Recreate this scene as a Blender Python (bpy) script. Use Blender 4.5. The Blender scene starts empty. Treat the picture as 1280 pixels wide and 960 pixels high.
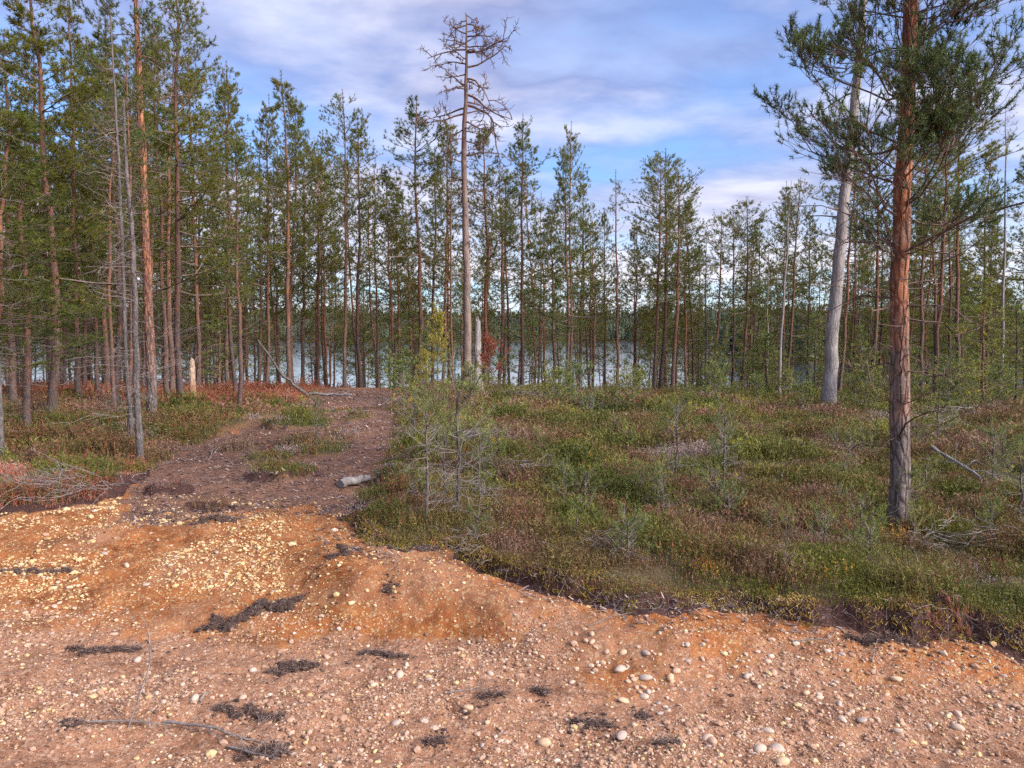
import bpy, math, random
import numpy as np
from mathutils import Matrix, Vector, Euler

# ------------------------------------------------------------------ scene, camera
S = bpy.context.scene
COL = S.collection
EYE = 1.9
PITCH = math.radians(3.7)
F = 960.0                       # focal length in pixels of the 1280 wide photograph
cp, sp_ = math.cos(PITCH), math.sin(PITCH)
cam_d = bpy.data.cameras.new("camera"); cam_d.sensor_width = 36.0; cam_d.lens = 27.0
cam_d.clip_start = 0.05; cam_d.clip_end = 9000.0
cam = bpy.data.objects.new("camera", cam_d); COL.objects.link(cam)
cam.location = (0, 0, EYE); cam.rotation_euler = (math.radians(90) - PITCH, 0, 0)
S.camera = cam
S.view_settings.view_transform = 'Standard'; S.view_settings.look = 'None'
S.view_settings.gamma = 1.0; S.view_settings.exposure = 0.0
S.view_settings.use_curve_mapping = False
S.render.engine = 'CYCLES'
S.cycles.max_bounces = 6; S.cycles.diffuse_bounces = 3; S.cycles.glossy_bounces = 3
S.cycles.transmission_bounces = 3; S.cycles.transparent_max_bounces = 8
S.cycles.use_adaptive_sampling = True; S.cycles.adaptive_threshold = 0.02
S.cycles.use_denoising = False
S.cycles.caustics_reflective = False; S.cycles.caustics_refractive = False

# ------------------------------------------------------------------ noise
def _hash(ix, iy, seed):
    h = (ix.astype(np.int64) * 374761393 + iy.astype(np.int64) * 668265263 + seed * 974711) & 0x7fffffff
    h = ((h ^ (h >> 13)) * 1274126177) & 0x7fffffff
    h = (h ^ (h >> 16)) & 0xffffff
    return h / float(0xffffff)
def vnoise(x, y, seed=0):
    x = np.asarray(x, float); y = np.asarray(y, float)
    ix = np.floor(x); iy = np.floor(y); fx = x - ix; fy = y - iy
    fx = fx * fx * (3 - 2 * fx); fy = fy * fy * (3 - 2 * fy)
    a = _hash(ix, iy, seed); b = _hash(ix + 1, iy, seed); c = _hash(ix, iy + 1, seed); d = _hash(ix + 1, iy + 1, seed)
    return (a * (1 - fx) + b * fx) * (1 - fy) + (c * (1 - fx) + d * fx) * fy
def fbm(x, y, seed=0, octv=4):
    s = 0; a = 0.5; t = 0
    for k in range(octv):
        s = s + a * vnoise(np.asarray(x) * 2 ** k + 17.3 * k, np.asarray(y) * 2 ** k - 9.1 * k, seed + k); t += a; a *= .5
    return s / t            # 0..1
def sstep(a, b, x):
    t = np.clip((np.asarray(x, float) - a) / (b - a), 0, 1); return t * t * (3 - 2 * t)

# ------------------------------------------------------------------ pixel helpers (1280x960 photo)
def ray(px, py):
    a = (px - 640) / F; b = (480 - py) / F
    return np.array([a, cp + b * sp_, -sp_ + b * cp])
def on_plane(px, py, z):
    r = ray(px, py); t = (z - EYE) / r[2]; return (r[0] * t, r[1] * t)
def on_depth(px, py, Y):
    r = ray(px, py); t = Y / r[1]; return np.array([r[0] * t, Y, EYE + r[2] * t])

# ------------------------------------------------------------------ plan outlines
def poly_dist(x, y, P):
    """signed distance to a closed polygon, positive inside"""
    P = np.array(P, float); Q = np.roll(P, -1, axis=0)
    d = np.full(x.shape, 1e9); ins = np.zeros(x.shape, bool)
    for (ax, ay), (bx, by) in zip(P, Q):
        ex, ey = bx - ax, by - ay
        t = np.clip(((x - ax) * ex + (y - ay) * ey) / (ex * ex + ey * ey + 1e-12), 0, 1)
        d = np.minimum(d, np.hypot(x - ax - t * ex, y - ay - t * ey))
        if ay != by:
            c = ((ay > y) != (by > y)) & (x < (bx - ax) * (y - ay) / (by - ay) + ax)
            ins ^= c
    return np.where(ins, d, -d)
ZV = 0.3
VEG_R = [on_plane(*p, .18 if p[1] > 700 else .3) for p in [(1900, 900), (1480, 850), (1280, 800), (1215, 786), (1150, 790), (1060, 778), (1000, 776), (930, 760), (860, 764), (800, 768),
         (740, 750), (650, 738), (600, 724), (560, 706), (500, 692), (455, 680), (447, 650), (468, 622), (488, 580), (497, 540), (492, 505)]]
VEG_R += [(-3.6, 24), (-3.2, 40), (60, 60), (60, 10)]
VEG_L = [on_plane(*p, ZV) for p in [(-600, 650), (-200, 648), (0, 640), (60, 640), (110, 632), (150, 610), (185, 588), (225, 565), (270, 548), (320, 530), (350, 512), (372, 498)]]
VEG_L += [(-6.1, 24), (-6.6, 40), (-60, 60), (-60, 10)]
ISL = [(392, 562, .55, .9), (355, 597, .42, .38), (262, 633, .3, .2), (335, 575, .3, .4), (300, 560, .35, .5), (375, 530, .6, .9), (430, 545, .2, .5), (405, 512, .5, .9), (450, 520, .25, .7), (215, 612, .2, .16)]
ISL = [(*on_plane(a, b, ZV), c, d) for a, b, c, d in ISL]
TRACK = [on_plane(*p, ZV) for p in [(150, 648), (300, 640), (455, 640), (480, 600), (497, 540), (492, 500)]] + [(-3.7, 26), (-6.2, 26)] + \
        [on_plane(*p, ZV) for p in [(372, 498), (320, 530), (225, 565), (150, 610)]]

def veg_signed(x, y):
    n = (fbm(x * 1.6, y * 1.6, 5, 4) - .5) * .55 + (fbm(x * 6, y * 6, 9, 4) - .5) * .30
    d = np.maximum(poly_dist(x, y, VEG_R), poly_dist(x, y, VEG_L))
    for (cx, cy, rx, ry) in ISL:
        q = (1 - np.hypot((x - cx) / rx, (y - cy) / ry)) * min(rx, ry)
        d = np.maximum(d, q)
    return d + n * np.clip(.35 + .12 * y / 5, 0, 1.2)

_U = np.linspace(-1.2, 1.2, 481)
def _smooth(xs, ys):
    v = np.interp(_U, xs, ys); k = np.exp(-np.linspace(-2.5, 2.5, 33) ** 2); k /= k.sum()
    return np.convolve(np.pad(v, 16, mode='edge'), k, mode='valid')
_Y1 = _smooth([-.8, -.45, -.3, -.22, -.1, 0, .2, .6], [6.9, 6.7, 6.2, 5.35, 5.15, 4.9, 4.6, 4.5])
_S0 = _smooth([-.8, -.3, -.05, .1, .6], [4.3, 4.3, 4.3, 3.7, 3.4])
_HT = _smooth([-.8, -.1, .05, .6], [.30, .30, .17, .14])
def base_h(x, y):
    # road level to plateau: the start and the end of the rise depend on x
    u = np.clip(x / np.maximum(y, 1.0), -1.2, 1.2) + (fbm(x * 1.1, y * 1.1, 4, 3) - .5) * .10
    y1 = np.interp(u, _U, _Y1); s0 = np.interp(u, _U, _S0) + (fbm(x * .8, x * 0 + 3, 3, 3) - .5) * .7
    r = np.clip((y - s0) / (y1 - s0), 0, 1)
    k = sstep(-.34, -.24, u)
    r = r * (1 - k) + k * r * r * (3 - 2 * r)
    h = r * np.interp(u, _U, _HT)
    return h

def H(x, y, full=False):
    x = np.asarray(x, float); y = np.asarray(y, float)
    h = base_h(x, y)
    dv = veg_signed(x, y)
    near = 1 - sstep(18, 30, y)
    veg = sstep(-.03, .07, dv)
    right = sstep(-.22, -.02, x / np.maximum(y, 1))
    step = (.045 + .045 * right) * near
    h = h + veg * step
    # hummocks in the vegetation, clods at the edge
    h = h + veg * near * ((fbm(x * .9, y * .9, 21, 4) - .5) * .32 + (fbm(x * 3.0, y * 3.0, 22, 3) - .5) * .18 * sstep(0, .4, dv))
    h = h + (1 - veg) * near * ((fbm(x * 1.3, y * 2.0, 31, 4) - .5) * .12 + (fbm(x * 6, y * 8, 32, 3) - .5) * .045 + (fbm(x * 22, y * 26, 33, 2) - .5) * .016 * (y < 9) + (fbm(x * .7, y * 5.5, 34, 3) - .5) * .05 * (y < 9))
    # worn wheel ruts on the track
    # the long fall to the lake, lake bed, far shore and hill
    h = h - .25 * sstep(12, 25, y)
    sh = (fbm(x * .03, x * 0 + 1.7, 41, 3) - .5) * 14
    h = h - 6.2 * sstep(25, 66 + sh, y) - 4.0 * sstep(66 + sh, 120, y)
    far = 660 + (fbm(x * .004, x * 0 + 5.1, 43, 3) - .5) * 160
    ridge = 24 + 26 * (fbm(x * .0023, x * 0 + 8.2, 45, 3) - .35) + 4 * (fbm(x * .012, y * .012, 46, 3) - .5)
    h = h + sstep(far - 60, far + 15, y) * 6.5 + sstep(far, far + 330, y) * (ridge + 0)
    # wooded point on the right shore
    pen = sstep(0, 14, x - 50 - (fbm(y * .08, y * 0, 51, 2) - .5) * 14) * sstep(155, 172, y) * (1 - sstep(235, 260, y))
    h = h + pen * 6.3
    return h if not full else (h, dv, veg, right, near)

def at(px, py):
    r = ray(px, py); z = .2
    for _ in range(7):
        t = (z - EYE) / r[2]
        z = .3 * z + .7 * float(H(np.array([r[0] * t]), np.array([r[1] * t]))[0])
    t = (z - EYE) / r[2]
    x, y = r[0] * t, r[1] * t
    return np.array([x, y, float(H(np.array([x]), np.array([y]))[0])])
def hz(x, y): return float(H(np.array([x]), np.array([y]))[0])

# ------------------------------------------------------------------ mesh accumulator
class MB:
    def __init__(s): s.v = []; s.f = []; s.var = []; s.tint = []; s.n = 0; s.smooth = []; s.mi = []; s.m = 0
    def add(s, V, Fc, var=0.5, tint=0.0, smooth=False):
        V = np.asarray(V, np.float32).reshape(-1, 3); Fc = np.asarray(Fc, np.int32)
        if len(V) == 0: return
        s.v.append(V); s.f.append(Fc + s.n)
        s.var.append(np.broadcast_to(np.asarray(var, np.float32), (len(V),)))
        s.tint.append(np.broadcast_to(np.asarray(tint, np.float32), (len(V),)))
        s.smooth.append(np.full(len(Fc), smooth)); s.mi.append(np.full(len(Fc), s.m)); s.n += len(V)
    def mesh(s, name, mats):
        me = bpy.data.meshes.new(name)
        V = np.concatenate(s.v); me.vertices.add(len(V)); me.vertices.foreach_set("co", V.ravel())
        loops = np.concatenate([f.ravel() for f in s.f]); me.loops.add(len(loops)); me.loops.foreach_set("vertex_index", loops)
        cnt = np.concatenate([np.full(len(f), f.shape[1]) for f in s.f]); st = np.concatenate([[0], np.cumsum(cnt)[:-1]])
        me.polygons.add(len(cnt)); me.polygons.foreach_set("loop_start", st.astype(np.int32))
        me.polygons.foreach_set("loop_total", cnt.astype(np.int32))
        me.polygons.foreach_set("use_smooth", np.concatenate(s.smooth))
        me.polygons.foreach_set("material_index", np.concatenate(s.mi).astype(np.int32))
        a = me.attributes.new("var", 'FLOAT', 'POINT'); a.data.foreach_set("value", np.concatenate(s.var).astype(np.float32))
        a = me.attributes.new("tint", 'FLOAT', 'POINT'); a.data.foreach_set("value", np.concatenate(s.tint).astype(np.float32))
        me.update(calc_edges=True)
        for m in (mats if isinstance(mats, (list, tuple)) else [mats]): me.materials.append(m)
        return me
def link(name, me, parent=None):
    o = bpy.data.objects.new(name, me); COL.objects.link(o)
    if parent is not None: o.parent = parent
    return o
def tag(o, label=None, cat=None, group=None, kind=None):
    if label: o["label"] = label
    if cat: o["category"] = cat
    if group: o["group"] = group
    if kind: o["kind"] = kind
    return o

def norm(v): return v / (np.linalg.norm(v, axis=-1, keepdims=True) + 1e-9)

def tubes(mb, P, R, sides=4, var=0.5, tint=0.0, cap=False, rough=0.0, rng=None):
    """P (m,n,3) polylines, R (m,n) radii -> tubes"""
    P = np.asarray(P, float); R = np.asarray(R, float)
    if P.ndim == 2: P = P[None]; R = R[None]
    m, n, _ = P.shape
    if m == 0: return
    T = np.empty_like(P); T[:, 1:-1] = P[:, 2:] - P[:, :-2]; T[:, 0] = P[:, 1] - P[:, 0]; T[:, -1] = P[:, -1] - P[:, -2]
    T = norm(T)
    D = norm(P[:, -1] - P[:, 0])
    ref = np.where(np.abs(D[:, 2:3]) > .8, np.array([[1., 0, 0]]), np.array([[0., 0, 1.]]))[:, None, :]
    A = norm(np.cross(T, np.broadcast_to(ref, T.shape))); B = np.cross(T, A)
    th = np.arange(sides) * 2 * np.pi / sides
    c, s = np.cos(th)[None, None, :, None], np.sin(th)[None, None, :, None]
    RR = R[:, :, None, None]
    if rough and rng is not None: RR = RR * (1 + rng.normal(0, rough, (m, n, sides, 1)))
    V = P[:, :, None, :] + RR * (A[:, :, None, :] * c + B[:, :, None, :] * s)
    idx = np.arange(m * n * sides).reshape(m, n, sides)
    a = idx[:, :-1, :]; b = np.roll(a, -1, axis=2); d = idx[:, 1:, :]; e = np.roll(d, -1, axis=2)
    Fq = np.stack([a, b, e, d], -1).reshape(-1, 4)
    vv = var if np.isscalar(var) else np.repeat(np.asarray(var), n * sides)
    tt = tint if np.isscalar(tint) else np.repeat(np.asarray(tint), n * sides)
    mb.add(V.reshape(-1, 3), Fq, vv, tt, smooth=sides > 4)
    if cap:
        for j, o in ((0, 0), (n - 1, 1)):
            ring = V[:, j]; k = np.arange(m * sides).reshape(m, sides)
            mb.add(ring.reshape(-1, 3), k if o == 1 else k[:, ::-1], var if np.isscalar(var) else np.repeat(var, sides), tint if np.isscalar(tint) else np.repeat(tint, sides))

def tufts(mb, C, A, K, L, W, rng, spread=.9, var=None, tint=0.0, shift=.0):
    """needle bundles: K slim triangles round each centre"""
    C = np.asarray(C, float); m = len(C)
    if m == 0: return
    A = norm(np.asarray(A, float))
    D = norm(A[:, None, :] + spread * rng.normal(0, 1, (m, K, 3)))
    L_ = L * rng.uniform(.7, 1.2, (m, K, 1))
    side = norm(np.cross(D, rng.normal(0, 1, (m, K, 3))))
    base = C[:, None, :] + A[:, None, :] * rng.uniform(-shift, shift, (m, K, 1))
    w = W * rng.uniform(.7, 1.3, (m, K, 1))
    V = np.stack([base - side * w / 2, base + side * w / 2, base + D * L_], 2).reshape(-1, 3)
    Fi = np.arange(m * K * 3).reshape(-1, 3)
    v = rng.uniform(0, 1, m) if var is None else np.broadcast_to(var, (m,))
    v = np.repeat(v, K * 3) + np.tile(np.array([-.06, -.06, .08]), m * K)
    t = np.repeat(np.broadcast_to(tint, (m,)), K * 3)
    mb.add(V, Fi, v, t)

# ------------------------------------------------------------------ materials
def new_mat(name):
    m = bpy.data.materials.new(name); m.use_nodes = True; nt = m.node_tree
    for n in list(nt.nodes): nt.nodes.remove(n)
    out = nt.nodes.new('ShaderNodeOutputMaterial'); return m, nt, out
def N(nt, t, **kw):
    n = nt.nodes.new(t)
    for k, v in kw.items():
        if k.startswith('i_'):
            n.inputs[int(k[2:]) if k[2:].isdigit() else k[2:].replace('_', ' ')].default_value = v
        else: setattr(n, k, v)
    return n
def ramp(nt, fac, stops, interp='LINEAR'):
    r = nt.nodes.new('ShaderNodeValToRGB'); cr = r.color_ramp; cr.interpolation = interp
    while len(cr.elements) > 1: cr.elements.remove(cr.elements[-1])
    cr.elements[0].position = stops[0][0]; cr.elements[0].color = (*stops[0][1], 1)
    for p, c in stops[1:]:
        e = cr.elements.new(p); e.color = (*c, 1)
    if fac is not None: nt.links.new(fac, r.inputs[0])
    return r.outputs[0]
def mix(nt, fac, a, b, mode='MIX'):
    n = nt.nodes.new('ShaderNodeMix'); n.data_type = 'RGBA'; n.blend_type = mode
    for sock, v in ((n.inputs[0], fac), (n.inputs[6], a), (n.inputs[7], b)):
        if hasattr(v, 'is_output'): nt.links.new(v, sock)
        elif isinstance(v, tuple): sock.default_value = (*v, 1)
        else: sock.default_value = v
    return n.outputs[2]
def math_(nt, op, a, b=None, c=None, clamp=False):
    n = nt.nodes.new('ShaderNodeMath'); n.operation = op; n.use_clamp = clamp
    for i, v in enumerate((a, b, c)):
        if v is None: continue
        if hasattr(v, 'is_output'): nt.links.new(v, n.inputs[i])
        else: n.inputs[i].default_value = v
    return n.outputs[0]
def attr(nt, name):
    n = nt.nodes.new('ShaderNodeAttribute'); n.attribute_name = name; return n
def noise(nt, vec, scale, detail=4, rough=.55, dist=0.0):
    n = nt.nodes.new('ShaderNodeTexNoise'); n.inputs['Scale'].default_value = scale
    n.inputs['Detail'].default_value = detail; n.inputs['Roughness'].default_value = rough; n.inputs['Distortion'].default_value = dist
    if vec is not None: nt.links.new(vec, n.inputs['Vector'])
    return n.outputs[0]
def bump(nt, h, strength, dist):
    b = nt.nodes.new('ShaderNodeBump'); b.inputs['Strength'].default_value = strength; b.inputs['Distance'].default_value = dist
    nt.links.new(h, b.inputs['Height']); return b.outputs[0]
def principled(nt, out, col, rough=.85, nrm=None, spec=.3):
    p = nt.nodes.new('ShaderNodeBsdfPrincipled'); p.inputs['Roughness'].default_value = rough
    p.inputs['Specular IOR Level'].default_value = spec
    if hasattr(col, 'is_output'): nt.links.new(col, p.inputs['Base Color'])
    else: p.inputs['Base Color'].default_value = (*col, 1)
    if nrm is not None: nt.links.new(nrm, p.inputs['Normal'])
    if out is not None: nt.links.new(p.outputs[0], out.inputs['Surface'])
    return p

def leaf_mat(name, stops, tstops=None, transl=.3, hue_obj=.0, rough=.6, rnd=None):
    """var (0..1) picks the colour; tint (0..1) moves to the second ramp (dry, yellow ...)"""
    m, nt, out = new_mat(name)
    v = attr(nt, 'var').outputs['Fac']
    col = ramp(nt, v, stops)
    if tstops: col = mix(nt, attr(nt, 'tint').outputs['Fac'], col, ramp(nt, v, tstops))
    if rnd:
        oi = nt.nodes.new('ShaderNodeObjectInfo')
        col = mix(nt, 1.0, col, ramp(nt, oi.outputs['Random'], rnd), 'MULTIPLY')
    d = N(nt, 'ShaderNodeBsdfPrincipled'); d.inputs['Roughness'].default_value = rough; d.inputs['Specular IOR Level'].default_value = .25
    t = N(nt, 'ShaderNodeBsdfTranslucent')
    nt.links.new(col, d.inputs['Base Color']); nt.links.new(col, t.inputs['Color'])
    mx = N(nt, 'ShaderNodeMixShader'); mx.inputs[0].default_value = transl
    nt.links.new(d.outputs[0], mx.inputs[1]); nt.links.new(t.outputs[0], mx.inputs[2]); nt.links.new(mx.outputs[0], out.inputs['Surface'])
    return m

def bark_mat(name, low, high, z0, z1, flake, bump_s=1.0, scale=1.0, lichen=0.0, rnd=None):
    m, nt, out = new_mat(name)
    tc = N(nt, 'ShaderNodeTexCoord'); o = tc.outputs['Object']
    mp = N(nt, 'ShaderNodeMapping'); mp.inputs['Scale'].default_value = (scale, scale, scale * .28); nt.links.new(o, mp.inputs[0])
    vor = N(nt, 'ShaderNodeTexVoronoi'); vor.feature = 'DISTANCE_TO_EDGE'; vor.inputs['Scale'].default_value = 22; nt.links.new(mp.outputs[0], vor.inputs['Vector'])
    n1 = noise(nt, mp.outputs[0], 14, 6, .65, .6)
    n2 = noise(nt, o, 3.2, 4)
    sep = N(nt, 'ShaderNodeSeparateXYZ'); nt.links.new(o, sep.inputs[0])
    zz = math_(nt, 'MULTIPLY_ADD', math_(nt, 'SUBTRACT', n2, .5), 2.6 * (z1 - z0), sep.outputs[2])
    mr = N(nt, 'ShaderNodeMapRange'); mr.inputs[1].default_value = z0; mr.inputs[2].default_value = z1; nt.links.new(zz, mr.inputs[0])
    cl = ramp(nt, n1, low); ch = ramp(nt, n1, high)
    col = mix(nt, mr.outputs[0], cl, ch)
    col = mix(nt, ramp(nt, noise(nt, mp.outputs[0], 6, 5, .7), [(.48, (0, 0, 0)), (.58, (.6, .6, .6))]), col, tuple(c * .55 for c in low[1][1]))
    crack = ramp(nt, vor.outputs[0], [(0, (.42, .38, .36)), (.16, (1, 1, 1))])
    col = mix(nt, flake, col, crack, 'MULTIPLY')
    if lichen:
        ln = noise(nt, o, 26, 5, .7)
        col = mix(nt, math_(nt, 'MULTIPLY', ramp(nt, ln, [(.56, (0, 0, 0)), (.64, (1, 1, 1))]), lichen), col, (.36, .37, .33))
    if rnd:
        oi = N(nt, 'ShaderNodeObjectInfo'); col = mix(nt, 1.0, col, ramp(nt, oi.outputs['Random'], rnd), 'MULTIPLY')
    hgt = math_(nt, 'ADD', math_(nt, 'MULTIPLY', ramp(nt, vor.outputs[0], [(0, (0, 0, 0)), (.2, (1, 1, 1))]), .7), n1)
    principled(nt, out, col, .9, bump(nt, hgt, .8 * bump_s, .012), .15)
    return m

LOWB = [(.3, (.075, .058, .05)), (.5, (.155, .12, .105)), (.7, (.27, .225, .20))]
HIGHB = [(.3, (.13, .05, .028)), (.5, (.29, .112, .055)), (.7, (.45, .22, .12))]
MT = {}
MT['bark'] = bark_mat('pine_bark', LOWB, HIGHB, .9, 2.4, .85, 1.4, .8, .3)
MT['bark_far'] = bark_mat('forest_pine_bark', [(.3, (.07, .05, .045)), (.6, (.16, .115, .10))], [(.3, (.10, .048, .032)), (.6, (.25, .115, .066))], .3, 4.5, .4, .5, 1, .15,
                          [(0, (.6, .62, .68)), (.35, (.85, .85, .85)), (.7, (1.0, .95, .9)), (1, (1.25, 1.0, .85))])
MT['bark_grey'] = bark_mat('grey_dead_bark', [(.3, (.06, .048, .042)), (.6, (.15, .128, .115))], [(.3, (.065, .052, .046)), (.6, (.165, .14, .125))], 0, 4, .5, .8, 1, .3)
MT['bark_pale'] = bark_mat('weathered_bare_wood', [(.3, (0.120, 0.106, 0.099)), (.6, (0.284, 0.255, 0.239))], [(.3, (0.138, 0.115, 0.101)), (.6, (0.292, 0.251, 0.223))], 0, 5, .25, .7, .6)
MT['bark_snag'] = bark_mat('dead_pine_bark', [(.3, (0.128, 0.088, 0.072)), (.6, (0.268, 0.196, 0.157))], [(.3, (0.076, 0.043, 0.036)), (.6, (0.178, 0.104, 0.082))], 4, 9, .35, .7, 1)
def flat_mat(name, stops, scale=9, b=.5, bd=.01, rough=.9, rnd=None, useattr=False):
    m, nt, out = new_mat(name); o = N(nt, 'ShaderNodeTexCoord').outputs['Object']
    n1 = noise(nt, o, scale, 6, .65)
    col = ramp(nt, attr(nt, 'var').outputs['Fac'] if useattr else n1, stops)
    if rnd: oi = N(nt, 'ShaderNodeObjectInfo'); col = mix(nt, 1.0, col, ramp(nt, oi.outputs['Random'], rnd), 'MULTIPLY')
    principled(nt, out, col, rough, bump(nt, n1, b, bd), .25); return m
MT['limb'] = flat_mat('pine_limb_bark', [(.3, (.05, .034, .03)), (.6, (.14, .085, .065)), (.75, (.24, .14, .10))], 12)
MT['limb_far'] = flat_mat('forest_limb_bark', [(.3, (.08, .06, .05)), (.7, (.22, .15, .11))], 5)
MT['twig'] = flat_mat('dry_grey_twig', [(.3, (.09, .072, .062)), (.6, (.21, .175, .155)), (.75, (.33, .295, .27))], 25)
MT['needle'] = leaf_mat('pine_needles', [(0, (.036, .058, .02)), (.5, (.075, .108, .034)), (1, (.14, .175, .05))],
                        [(0, (.10, .085, .02)), (1, (.25, .22, .05))], .25, rnd=[(0, (.8, .9, .9)), (.5, (1, 1, 1)), (1, (1.25, 1.1, .85))])
MT['needle_far'] = leaf_mat('forest_pine_needles', [(0, (.072, .086, .020)), (.5, (.135, .148, .031)), (1, (.235, .235, .046))],
                        [(0, (.13, .08, .03)), (1, (.25, .16, .06))], .55, rnd=[(0, (.78, .92, .95)), (.4, (.95, 1, .95)), (1, (1.3, 1.12, .75))])
MT['needle_young'] = leaf_mat('young_pine_needles', [(0, (0.076, 0.092, 0.025)), (.5, (0.171, 0.198, 0.050)), (1, (0.294, 0.313, 0.090))],
                        [(0, (.25, .2, .03)), (1, (.55, .42, .06))], .3, rnd=[(0, (.8, .9, .9)), (.5, (1, 1, 1)), (1, (1.2, 1.1, .8))])
MT['needle_red'] = leaf_mat('dead_red_needles', [(0, (0.136, 0.035, 0.020)), (.5, (0.298, 0.077, 0.040)), (1, (0.409, 0.140, 0.072))], None, .3)
MT['heather'] = leaf_mat('heather', [(0, (.055, .068, .016)), (.16, (.15, .155, .028)), (.30, (.085, .088, .020)), (.44, (.22, .19, .04)), (.56, (.12, .085, .034)), (.70, (.20, .125, .05)), (.84, (.13, .06, .034)), (1, (.28, .18, .12))],
                        [(0, (.14, .045, .028)), (.5, (.27, .085, .045)), (1, (.33, .15, .085))], .25)
MT['berry'] = leaf_mat('berry_shrub_leaves', [(0, (.062, .072, .014)), (.5, (.155, .155, .028)), (1, (.29, .265, .05))],
                        [(0, (0.460, 0.196, 0.032)), (1, (0.747, 0.345, 0.053))], .3)
MT['drygrass'] = leaf_mat('dry_stems', [(0, (.15, .11, .09)), (.5, (.31, .23, .19)), (1, (.46, .38, .33))], [(0, (.25, .06, .03)), (1, (.5, .14, .07))], .1)
MT['litter'] = leaf_mat('bark_litter', [(0, (.05, .035, .035)), (.4, (.12, .085, .078)), (.75, (.26, .18, .15)), (1, (.45, .32, .24))], None, 0)
MT['soil'] = flat_mat('dark_humus', [(.3, (.020, .013, .010)), (.55, (.075, .045, .034)), (.7, (.13, .085, .062))], 30, 1, .02)
MT['stone'] = flat_mat('pebble_stone', [(.3, (0.312, 0.236, 0.185)), (.55, (0.429, 0.342, 0.266)), (.75, (0.515, 0.441, 0.370))], 18, .25, .004, .7,
                       [(0, (.75, .75, .80)), (.25, (1, .98, .95)), (.5, (1.15, .98, .72)), (.75, (1.0, .78, .66)), (1, (1.2, 1.15, 1.05))])
MT['gravel'] = leaf_mat('gravel', [(0, (0.109, 0.062, 0.041)), (.2, (0.247, 0.137, 0.083)), (.5, (0.349, 0.206, 0.127)), (.75, (0.414, 0.274, 0.185)), (1, (0.538, 0.417, 0.312))],
                        [(0, (0.364, 0.226, 0.095)), (.5, (0.494, 0.342, 0.159)), (1, (0.596, 0.466, 0.268))], 0, rough=.8)

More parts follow.
